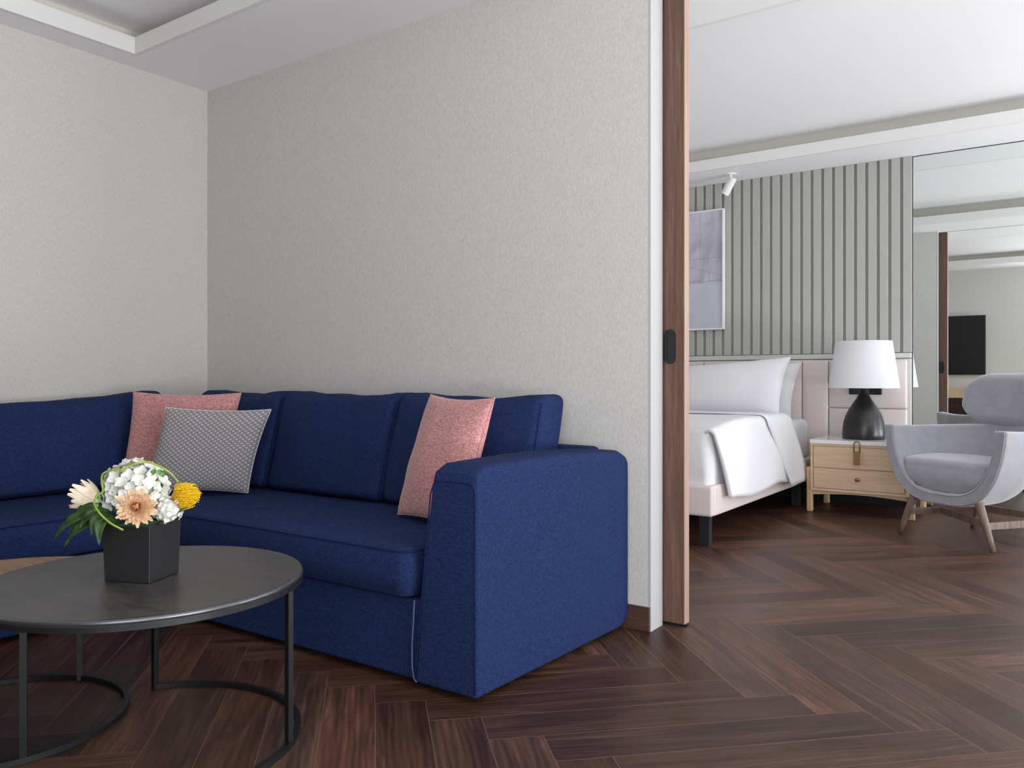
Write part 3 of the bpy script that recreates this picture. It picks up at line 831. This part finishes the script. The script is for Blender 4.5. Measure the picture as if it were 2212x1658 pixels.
# curly vines
def smooth_path(P, n=10):
    P = [Vector(p) for p in P]; out = []
    for i in range(len(P)-1):
        p0, p1, p2, p3 = P[max(0, i-1)], P[i], P[i+1], P[min(len(P)-1, i+2)]
        for k in range(n):
            t_ = k/n
            out.append(0.5*((2*p1)+(p2-p0)*t_+(2*p0-5*p1+4*p2-p3)*t_*t_+(-p0+3*p1-3*p2+p3)*t_**3))
    out.append(P[-1]); return out
v1 = smooth_path([(-2.118, 1.158, 0.720), (-2.108, 1.165, 0.745), (-2.090, 1.190, 0.766), (-2.070, 1.222, 0.773), (-2.050, 1.245, 0.762), (-2.030, 1.268, 0.742), (-2.020, 1.285, 0.716)])
v2 = smooth_path([(-2.090, 1.165, 0.757), (-2.112, 1.150, 0.756), (-2.130, 1.135, 0.744), (-2.128, 1.132, 0.722), (-2.120, 1.130, 0.700), (-2.128, 1.118, 0.688), (-2.128, 1.112, 0.668), (-2.105, 1.115, 0.645), (-2.072, 1.125, 0.622), (-2.055, 1.150, 0.602)])
vo = MB().tube(v1, 0.0028, 6).tube(v2, 0.0028, 6).obj('curly_vine', M['vine'], loc=tuple(v2[-1]), smooth=True)
tag(vo, 'thin yellow-green curly vine looping over the white hydrangea', 'vine')
lf = MB()
fresh = plant('fresh_leaf', rgb(60, 120, 50), rgb(110, 168, 80), 0.4)
for p_, d_ in (((-2.047, 1.243, 0.752), (0.01, 0.01, -0.022)), ((-2.050, 1.240, 0.752), (-0.014, -0.01, -0.016)), ((-2.135, 1.120, 0.690), (0.012, 0.006, -0.012)), ((-2.126, 1.118, 0.668), (-0.002, -0.004, -0.02))):
    lf = MB(); p_ = Vector(p_); blade(lf, [p_, p_+Vector(d_)*0.6+Vector((0, 0, 0.003)), p_+Vector(d_)], 0.015, Vector((0.8, -0.5, 0.2)))
    lf.obj('leaf', fresh, vo, smooth=True)

# ================================================================== BEDROOM: wall panel, headboard, mirror
mb = MB(); mb.box(XL, -1.083, 6.937, YM, 1.196, HC)
px = -1.083-0.0
k = 0
sl = MB()
while px > XL+0.07:
    a_, b_ = px-0.062, px
    sl.box(a_, b_, 6.915, 6.938, 1.199, HC-0.001); px -= 0.0847
wp = mb.obj('wall_panel', M['slat_back'], loc=(-2.6, 6.937, 1.196)); tag(wp, 'grey vertical slatted wall panel above the blush headboard', 'wall panel')
sl.obj('slats', M['slat'], wp, bevel=0.003, seg=2)
mir = MB().box(-1.078, 2.2, 6.935, YM, 0.0015, HC-0.006).obj('wall_mirror', M['mirror'], loc=(0.5, 6.94, 0.1)); tag(mir, 'full-height wall mirror to the right of the slatted panel', 'mirror')
MB().box(-1.0785, -1.0765, 6.9335, YM, 0.0015, HC-0.006).box(-1.078, 2.2, 6.9335, YM, HC-0.0065, HC-0.002).obj('edge', M['bed_leg'], mir)
hb = thing('headboard', 'blush leather headboard of stitched panels running behind bed and nightstand', 'headboard', (-2.4, 6.9, 0))
MB().box(-4.1, -1.085, 6.875, 6.934, 0.296, 1.150).obj('frame', M['headboard_ledge'], hb)
MB().box(-4.1, -1.085, 6.895, 6.934, 0.001, 0.295).obj('shade_strip', M['black'], hb)  # black strip painting in the shadow and dark baseboard below the headboard
MB().box(-4.1, -1.085, 6.868, 6.934, 1.156, 1.194).obj('ledge', M['headboard_ledge'], hb, bevel=0.002)
for x0, x1, z0, z1 in ((-4.1, -2.752, 0.30, 1.142), (-2.748, -1.898, 0.30, 1.142), (-1.894, -1.689, 0.30, 1.142), (-1.685, -1.108, 0.763, 1.142), (-1.685, -1.108, 0.30, 0.759)):
    def hd(a, b, c, p): return p
    w_, h_ = x1-x0, z1-z0
    rblock((x0+x1)/2, 6.872, (z0+z1)/2, w_, 0.045, h_, 0.014, 6, lambda a, b, c, p: p+Vector((0, -0.010*(1-a**4)*(1-c**4) if b < 0 else 0, 0))).obj('panel', M['blush'], hb, smooth=True)
pl = thing('socket_plate', 'black horizontal socket and switch plate on the headboard behind the lamp', 'socket', (-1.405, 6.84, 0.90))
MB().box(-1.523, -1.283, 6.826, 6.842, 0.870, 0.922).obj('plate', M['black'], pl, bevel=0.002)
for k in range(3): MB().box(-1.515+k*0.078, -1.445+k*0.078, 6.824, 6.827, 0.878, 0.914).obj('module', M['lamp_black'], pl, bevel=0.001)

# framed art
ar = thing('framed_art', 'abstract pale lavender painting in a thin white frame on the slatted panel', 'picture', (-3.05, 6.88, 1.43))
MB().box(-3.518, -2.582, 6.880, 6.884, 1.438, 2.474).obj('canvas', M['art'], ar)
t = 0.012
MB().box(-3.53, -2.57, 6.862, 6.904, 2.474, 2.486).box(-3.53, -2.57, 6.862, 6.904, 1.428, 1.440).box(-3.53, -3.518, 6.862, 6.904, 1.44, 2.474).box(-2.582, -2.570, 6.862, 6.904, 1.44, 2.474).obj('frame', M['frame_white'], ar)
MB().box(-3.52, -2.58, 6.884, 6.904, 1.437, 2.476).obj('backing', M['frame_white'], ar)

# spot light on the soffit
sp_ = thing('ceiling_spotlight', 'small white cylindrical spotlight tilted towards the painting', 'spotlight', (-2.431, 6.656, HC))
MB().lathe([(0, -0.008), (0.048, -0.008), (0.050, 0.0), (0, 0)], (-2.431, 6.656, HC), 32).obj('mount', M['white_metal'], sp_, smooth=False)
MB().tube([(-2.431, 6.656, HC-0.006), (-2.431, 6.656, HC-0.045)], 0.010, 12).obj('joint', M['white_metal'], sp_, smooth=False)
ax = Vector((-0.50, 0.10, -0.80)).normalized(); c0 = Vector((-2.405, 6.650, HC-0.035))
MB().tube([c0, c0+ax*0.150], 0.034, 32).obj('barrel', M['white_metal'], sp_, bevel=0.002)
MB().tube([c0+ax*0.1495, c0+ax*0.1505], 0.028, 24).obj('lens', M['lamp_black'], sp_)

# ================================================================== BED
bed = thing('bed', 'low upholstered blush bed frame with white mattress and black steel legs', 'bed', (-2.7, 5.7, 0))
rblock(-2.72, 4.605, 0.270, 1.87, 0.05, 0.184, 0.018, 6).obj('foot_rail', M['blush'], bed, smooth=True)
rblock(-1.808, 5.73, 0.270, 0.05, 2.22, 0.184, 0.016, 6).obj('side_rail', M['blush'], bed, smooth=True)
rblock(-3.632, 5.73, 0.270, 0.05, 2.22, 0.184, 0.016, 6).obj('side_rail', M['blush'], bed, smooth=True)
MB().box(-3.60, -1.835, 4.63, 6.84, 0.19, 0.33).obj('shade_block', M['black'], bed)  # black slab added to block light and keep the bed's underside dark
rblock(-2.72, 5.74, 0.505, 1.77, 2.16, 0.33, 0.05, 8).obj('mattress', M['white_linen'], bed, smooth=True)
for x, y in ((-1.845, 4.635), (-3.60, 4.635), (-1.845, 6.5), (-3.60, 6.5)):
    MB().box(x-0.03, x+0.03, y-0.025, y+0.025, 0, 0.185).obj('leg', M['bed_leg'], bed, bevel=0.001)
# duvet: top sheet, rounded shoulder, side drape down to the hem
def duvet():
    nY, nS = 46, 44
    vs = []; fs = []
    Y0, Y1 = 4.610, 6.02
    for j in range(nY+1):
        t_ = j/nY; y = Y0+(Y1-Y0)*t_
        ztop = 0.700+0.045*math.sin(min(1, t_*2.2)*PI/2)-0.020*max(0, t_-0.75)*4*0.5
        hem = 0.262+0.018*math.sin(y*7.0)
        fl = min(1, t_/0.10)
        for i in range(nS+1):
            s_ = i/nS
            if s_ < 0.5:                                   # top
                x = -3.62+(1.80)*(s_/0.5); z = ztop+0.008*noise.noise(Vector((x*2.2, y*2.2, 0)))
                yy = y
            else:
                q = (s_-0.5)/0.5
                # quarter round then drape
                if q < 0.25:
                    a_ = q/0.25*PI/2; x = -1.82+0.055*math.sin(a_); z = ztop-0.055*(1-math.cos(a_)); yy = y
                else:
                    qq = (q-0.25)/0.75
                    z = (ztop-0.055)*(1-qq)+hem*qq
                    x = -1.765+0.045*math.sin(qq*PI/2)+0.010*math.sin(y*9+2*qq)*qq
                    yy = y+(0.14*(1-t_)**6)*qq
                z += 0.004*noise.noise(Vector((x*5, y*4, z*5)))
            # foot-end shoulder
            if t_ < 0.08 and s_ < 0.5: z -= 0.04*(1-t_/0.08)**2
            vs.append((x, yy, z))
    W_ = nS+1
    for j in range(nY):
        for i in range(nS):
            a_ = j*W_+i; fs.append((a_, a_+1, a_+W_+1, a_+W_))
    # end tucked behind the foot rail, running round the corner under the side drape
    path = [(-3.62+1.75*i/22, 4.612, 1) for i in range(23)]
    for i in range(1, 7): a_ = -PI/2+PI/2*i/6; path.append((-1.87+0.06*math.cos(a_), 4.672+0.06*math.sin(a_), 1))
    for i in range(1, 5): path.append((-1.810+0.004*i, 4.672+0.07*i, 1))
    k = len(vs); nZ = 14; W2 = len(path)
    for r in range(nZ+1):
        q = r/nZ
        for (x, y, _) in path:
            z = 0.695*(1-q)+0.335*q
            d_ = (x+2.30)/0.5
            wr = 0.006*math.sin(x*58+q*2+y*40)*q*q*(1 if x > -2.30 else 0.25)
            bul = 0.014*math.sin(q*PI)
            if y < 4.64: vs.append((x, y-bul+wr+0.012*q, z))
            else: vs.append((x+bul+wr-0.008*q, y, z))
    for r in range(nZ):
        for i in range(W2-1):
            a_ = k+r*W2+i; fs.append((a_, a_+1, a_+W2+1, a_+W2))
    # corner gusset joining foot drape and side drape
    mb = MB(); mb.add(vs, fs)
    o = mb.obj('duvet', M['white_linen'], loc=(-2.7, 5.3, 0.66), smooth=True)
    bm = bmesh.new(); bm.from_mesh(o.data); bmesh.ops.remove_doubles(bm, verts=bm.verts, dist=0.0008)
    bmesh.ops.recalc_face_normals(bm, faces=bm.faces); bm.to_mesh(o.data); bm.free()
    sd = o.modifiers.new('s', 'SOLIDIFY'); sd.thickness = 0.022; sd.offset = -1
    tag(o, 'smooth white duvet draped over the bed side and tucked in at the foot', 'duvet')
    # folded-back band at the head end
    vs = []; fs = []
    nY, nS = 10, 40
    for j in range(nY+1):
        t_ = j/nY
        for i in range(nS+1):
            s_ = i/nS
            if s_ < 0.5:
                x = -3.62+1.80*(s_/0.5); z = 0.752-0.012*t_; y = 5.50+0.55*t_
            else:
                q = (s_-0.5)/0.5
                if q < 0.22:
                    a_ = q/0.22*PI/2; x = -1.82+0.072*math.sin(a_); z = 0.752-0.012*t_-0.06*(1-math.cos(a_)); y = 5.50+0.55*t_
                else:
                    qq = (q-0.22)/0.78
                    zb = 0.752-0.012*t_-0.06; hem = 0.222+0.012*t_
                    z = zb*(1-qq)+hem*qq; x = -1.748+0.036*qq; y = 5.50+0.55*t_+qq*(0.42-0.06*t_)
            vs.append((x, y, z+0.003*noise.noise(Vector((x*6, y*6, z*6)))))
    W_ = nS+1
    for j in range(nY):
        for i in range(nS):
            a_ = j*W_+i; fs.append((a_, a_+1, a_+W_+1, a_+W_))
    f_ = MB().add(vs, fs).obj('fold', M['white_linen'], o, smooth=True)
    sd = f_.modifiers.new('s', 'SOLIDIFY'); sd.thickness = 0.008; sd.offset = 0
duvet()
pillow('bed_pillow', (-2.86, 6.46, 1.085), (-1.885, 6.50, 1.165), (-1.925, 6.32, 0.70), (-2.82, 6.30, 0.70), 0.115, M['white_linen'],
       'long white bed pillow standing in front of the other pillow', 'pillow', 0.06, power=0.36)
pillow('bed_pillow', (-2.80, 6.74, 1.10), (-1.868, 6.74, 1.125), (-1.915, 6.60, 0.685), (-2.80, 6.60, 0.69), 0.085, M['white_linen'],
       'white bed pillow behind, leaning directly on the headboard', 'pillow', 0.06, power=0.36)

# ================================================================== NIGHTSTAND
ns = thing('nightstand', 'light oak two-drawer nightstand with white marble top beside the bed', 'nightstand', (-1.33, 6.53, 0))
x0, x1, y0, y1 = -1.665, -1.000, 6.240, 6.820
cb = MB()
cb.box(x0, x0+0.018, y0, y1, 0.165, 0.514).box(x1-0.018, x1, y0, y1, 0.165, 0.514).box(x0, x1, y1-0.015, y1, 0.165, 0.514)
cb.box(x0+0.018, x1-0.018, y0, y1, 0.165, 0.183).box(x0+0.018, x1-0.018, y0, y1, 0.496, 0.514).box(x0+0.018, x1-0.018, y0+0.004, y1, 0.334, 0.338)
cb.obj('body', M['oak'], ns, bevel=0.001)
MB().box(x0-0.004, x1+0.004, y0-0.006, y1+0.004, 0.5145, 0.5425).obj('marble_top', M['marble'], ns, bevel=0.0015)
for z0, z1, zk in ((0.340, 0.494, 0.44), (0.186, 0.332, 0.264)):
    dr = MB().box(x0+0.022, x1-0.022, y0+0.002, y0+0.022, z0, z1).obj('drawer', M['oak'], ns, bevel=0.001)
    MB().lathe([(0, 0.018), (0.013, 0.018), (0.017, 0.013), (0.012, 0.006), (0.007, 0.0)], (0, 0, 0), 20).v
    kb = MB().lathe([(0, 0.020), (0.016, 0.019), (0.019, 0.013), (0.014, 0.006), (0.008, 0.0)], (0, 0, 0), 20)
    kb.v = [(-1.333+a, y0+0.002-c, zk+b*0.75) for a, b, c in kb.v]
    kb.obj('knob', M['brass'], dr, smooth=True)
for x in (x0-0.030, x1+0.0):
    for y in (y0+0.02, y1-0.07):
        rblock(x+0.016, y+0.02, 0.1675, 0.044, 0.044, 0.335, 0.010, 3).obj('leg', M['oak_up'], ns, smooth=True)
pts = []
for i in range(17): t_ = i/16; pts.append((x0+0.01+(x1-x0-0.02)*t_, 0.150-0.035*0+0.018*math.sin(PI*t_)-0.02))
vsb = []; fsb = []
for i, (x, zb) in enumerate(pts):
    for y in (y0+0.03, y0+0.05): vsb += [(x, y, zb), (x, y, 0.166)]
for i in range(16):
    a_ = i*4; b_ = a_+4
    fsb += [(a_, b_, b_+1, a_+1), (a_+2, a_+3, b_+3, b_+2), (a_, a_+2, b_+2, b_), (a_+1, b_+1, b_+3, a_+3)]
MB().add(vsb, fsb).obj('apron', M['oak'], ns)
tg = thing('hanging_tag', 'bronze tag with a loop hanging from the upper drawer knob of the nightstand', 'tag', (-1.333, 6.220, 0.385))
MB().box(-1.356, -1.310, 6.214, 6.2185, 0.372, 0.470).obj('plate', M['brass'], tg, bevel=0.003)
lp = [(-1.333+0.020*math.cos(PI*i/12), 6.2165, 0.520+0.022*math.sin(PI*i/12)) for i in range(13)]
lp = [(-1.313, 6.2165, 0.462)]+lp+[(-1.353, 6.2165, 0.462)]
MB().tube(lp, 0.0045, 8).obj('loop', M['brass'], tg, smooth=True)

# ================================================================== LAMP
LX, LY, LZ = -1.352, 6.530, 0.5427
lm = thing('table_lamp', 'table lamp with black teardrop base and white tapered shade on the nightstand', 'lamp', (LX, LY, LZ))
prof = [(0, 0.0), (0.146, 0.0), (0.150, 0.006), (0.151, 0.04), (0.149, 0.08), (0.143, 0.125), (0.128, 0.175), (0.105, 0.222), (0.078, 0.265), (0.052, 0.305), (0.036, 0.340), (0.030, 0.372), (0.030, 0.405), (0, 0.405)]
MB().lathe(prof, (LX, LY, LZ), 64).obj('base', M['lamp_black'], lm, smooth=True)
MB().tube([(LX, LY, LZ+0.40), (LX, LY, LZ+0.50)], 0.012, 12).obj('socket', M['brass'], lm, smooth=True)
sh = MB().lathe([(0.250, 0.383), (0.198, 0.735), (0.196, 0.735), (0.248, 0.383), (0.250, 0.383)], (LX, LY, LZ), 72).obj('lamp_shade', M['shade'], lm, smooth=True)
MB().lathe([(0.0, 0.715), (0.198, 0.715), (0.198, 0.717), (0.0, 0.717)], (LX, LY, LZ), 48).obj('diffuser', M['shade'], sh)

# ================================================================== ARMCHAIR
r_ = Vector((0.848, -0.530, 0)); b_ = Vector((0.53, 0.848, 0))
ch = thing('armchair', 'grey velvet tub armchair with oval headrest and splayed wooden legs', 'armchair', (-0.51, 5.79, 0))
CF = Vector((-0.711, 5.545, 0))                   # middle of the front opening
RH, ZT, ZBOT, TH = 0.425, 0.700, 0.225, 0.075
def tubpt(phi, v, inset):
    """phi: 0..1 around (left front -> back -> right front); v: 0 rim .. 1 bottom centre"""
    Rr = RH-inset; D = ZT-ZBOT-inset*1.0
    a_ = v*PI/2
    rad = Rr*(math.cos(a_)**0.62 if v < 1 else 0); z = ZT-D*(math.sin(a_)**1.15)
    SL = 0.20
    return Rr, rad, z, SL
def tub(inset, nph=48, nv=22):
    pts = []
    for i in range(nv+1):
        v = i/nv; Rr, rad, z, SL = tubpt(0, v, inset)
        row = []
        for k in range(nph+1):
            s_ = k/nph
            if s_ < 0.22: q = s_/0.22; x = -rad; y = SL*q
            elif s_ > 0.78: q = (1-s_)/0.22; x = rad; y = SL*q
            else:
                an = PI-(s_-0.22)/0.56*PI; x = rad*math.cos(an); y = SL+rad*1.02*math.sin(an)
            lean = 0.05*(z-ZBOT)/(ZT-ZBOT)*max(0, y-SL)/0.4
            zz = z-(0.012*math.sin(PI*min(1, max(0, y)/0.6)) if v < 0.4 else 0)*(1-v/0.4 if v < 0.4 else 0)
            row.append(CF+r_*x+b_*(y+lean)+Vector((0, 0, zz)))
        pts.append(row)
    return pts
Pout, Pin = tub(0.0), tub(TH)
nv, nph = 22, 48
vs = []; fs = []
for row in Pout: vs += row
for row in Pin: vs += row
W_ = nph+1; off = (nv+1)*W_
for i in range(nv):
    for k in range(nph):
        a_ = i*W_+k; fs.append((a_, a_+1, a_+W_+1, a_+W_)); fs.append((off+a_, off+a_+W_, off+a_+W_+1, off+a_+1))
for k in range(nph): fs.append((k, off+k, off+k+1, k+1))
for i in range(nv):
    a_ = i*W_; fs.append((a_, a_+W_, off+a_+W_, off+a_)); c_ = a_+nph; fs.append((c_, off+c_, off+c_+W_, c_+W_))
o = MB().add(vs, fs).obj('shell', M['velvet'], ch)
bm = bmesh.new(); bm.from_mesh(o.data); bmesh.ops.remove_doubles(bm, verts=bm.verts, dist=0.0005); bmesh.ops.recalc_face_normals(bm, faces=bm.faces); bm.to_mesh(o.data); bm.free()
for p in o.data.polygons: p.use_smooth = True
bv = o.modifiers.new('b', 'BEVEL'); bv.width = 0.016; bv.segments = 3; bv.angle_limit = math.radians(50); bv.harden_normals = True
# seams following the front opening
for P_, nm in ((Pin, 'piping'), (Pout, 'piping')):
    left = [P_[i][0] for i in range(nv+1)]; right = [P_[i][nph] for i in range(nv, -1, -1)]
    line = left+right
    cen = CF+Vector((0, 0, 0.5)); dd = 0.012 if P_ is Pin else -0.012
    line = [p+(p-cen).normalized()*dd-b_*0.0015 for p in line]
    MB().tube(line, 0.0024, 6).obj('piping', M['velvet'], ch, smooth=True)
# seat cushion
def seatc():
    vs = []; fs = []; n1 = 32; rows = []
    zb, zt = ZBOT+TH+0.004, 0.500
    def hw(z):
        v_ = max(0.0, min(1.0, (ZT-z)/(ZT-ZBOT-TH)))
        return (RH-TH)*max(0.0, math.cos(math.asin(v_**(1/1.15))))**0.62
    for i in range(15):
        q = i/14; z = zb+(zt-0.05-zb)*q; rows.append((z, 0.030-0.022*math.sin(q*PI*0.9), hw(z)-0.004))
    for i in range(1, 7): a_ = PI/2*i/6; z = zt-0.05+0.05*math.sin(a_); rows.append((z, 0.024+0.05*(1-math.cos(a_)), hw(z)-0.006))
    for i in range(1, 13):
        y = 0.074+0.44*i/12; rad = hw(zt)-0.004
        if y > 0.20: rad = math.sqrt(max(0.01, rad*rad-((y-0.20)/1.02)**2))
        rows.append((zt+0.012*math.sin(PI*i/12), y, rad))
    for z, y, rad in rows:
        for k in range(n1+1):
            u = 2*k/n1-1
            vs.append(CF+r_*(math.sin(u*PI/2)*rad)+b_*(y+0.012*u*u)+Vector((0, 0, z-(0.010*u**6 if z > 0.49 else 0))))
    W_ = n1+1
    for j in range(len(rows)-1):
        for i in range(n1): a_ = j*W_+i; fs.append((a_, a_+1, a_+W_+1, a_+W_))
    o = MB().add(vs, fs).obj('seat', M['velvet'], ch, smooth=True)
    sd = o.modifiers.new('s', 'SOLIDIFY'); sd.thickness = 0.02; sd.offset = -1
seatc()
# headrest
hc = CF+r_*0.02+b_*0.625+Vector((0, 0, 0.865))
hr = rblock(0, 0, 0, 0.62, 0.13, 0.330, 0.062, 10)
def hmap(v):
    x, y, z = v
    # superellipse outline
    nx, nz_ = x/0.31, z/0.165
    m_ = max(abs(nx), abs(nz_)); 
    if m_ > 1e-6:
        l_ = (abs(nx)**2.6+abs(nz_)**2.6)**(1/2.6) if False else 1
    # pill: pull corners in
    ez = 0.165*math.sqrt(max(0.0, 1-max(0.0, (abs(x)-0.145)/0.165)**2)) if abs(x) > 0.145 else 0.165
    z2 = z*ez/0.165
    y2 = y+0.05*(x/0.31)**2*-1.0+0.14*(z+0.165)*0.5
    return hc+r_*x+b_*y2+Vector((0, 0, z2))
hr.v = [tuple(hmap(v)) for v in hr.v]
hr.obj('headrest', M['velvet'], ch, smooth=True)
FL, FR, BL, BR = Vector((-0.968, 5.725, 0)), Vector((-0.417, 5.383, 0)), Vector((-0.602, 6.190, 0)), Vector((-0.055, 5.850, 0))
cen = Vector((-0.505, 5.79, 0))
def onleg(f_, t_): return f_+(r_*(-0.13 if (f_-cen).dot(r_) > 0 else 0.13)+b_*(0.02 if (f_-cen).dot(b_) < 0 else -0.05))*t_+Vector((0, 0, 0.335*t_))
for f_ in (FL, FR, BL, BR):
    MB().tube([onleg(f_, q) for q in (0, 0.25, 0.5, 0.75, 1.0)], [0.0150, 0.0190, 0.0225, 0.0250, 0.0270], 20).obj('leg', M['leg_wood'], ch, smooth=True)
def board(p, q, h=0.042, t=0.020):
    p, q = Vector(p), Vector(q); d_ = (q-p); d_.z = 0; n_ = Vector((-d_.y, d_.x, 0)).normalized()*t/2; hz = Vector((0, 0, h/2))
    vs = [p-n_-hz, p+n_-hz, p+n_+hz, p-n_+hz, q-n_-hz, q+n_-hz, q+n_+hz, q-n_+hz]
    MB().add(vs, [(0, 3, 2, 1), (4, 5, 6, 7), (0, 1, 5, 4), (1, 2, 6, 5), (2, 3, 7, 6), (3, 0, 4, 7)]).obj('stretcher', M['leg_wood'], ch, bevel=0.002)
apex = Vector((-0.735, 5.82, 0.155))
board(onleg(FL, 0.45), apex); board(apex, onleg(FR, 0.45)); board(onleg(FR, 0.42), onleg(BR, 0.42)); board(onleg(BL, 0.45), onleg(BR, 0.45))

# ================================================================== TV SIDE (seen only in the mirror)
tv = thing('television', 'large black television on the living room wall, seen in the mirror', 'television', (-2.07, YB, 1.05))
MB().box(-2.900, -1.245, YB+0.03, YB+0.065, 1.050, 1.990).obj('casing', M['black'], tv, bevel=0.003)
MB().box(-2.890, -1.255, YB+0.0652, YB+0.0665, 1.062, 1.980).obj('screen', M['tv'], tv)
MB().box(-2.35, -1.80, YB+0.001, YB+0.03, 1.3, 1.7).obj('bracket', M['black'], tv)
cn = thing('media_console', 'oak media console with dark slatted doors below the television, seen in the mirror', 'cabinet', (-2.05, YB+0.22, 0))
MB().box(-3.2, -0.9, YB+0.014, YB+0.42, 0.69, 0.84).obj('top', M['oak'], cn, bevel=0.002)
MB().box(-3.18, -0.92, YB+0.014, YB+0.39, 0.14, 0.69).obj('body', M['black'], cn)
for k in range(4):
    xa = -3.17+k*0.5625; mb = MB()
    for q in range(22): mb.box(xa+0.01+q*0.0247, xa+0.022+q*0.0247, YB+0.391, YB+0.408, 0.15, 0.68)
    mb.obj('door', M['walnut_base'], cn)
for x in (-3.1, -1.0):
    for y in (YB+0.06, YB+0.34): MB().box(x-0.02, x+0.02, y-0.02, y+0.02, 0, 0.14).obj('leg', M['black'], cn)
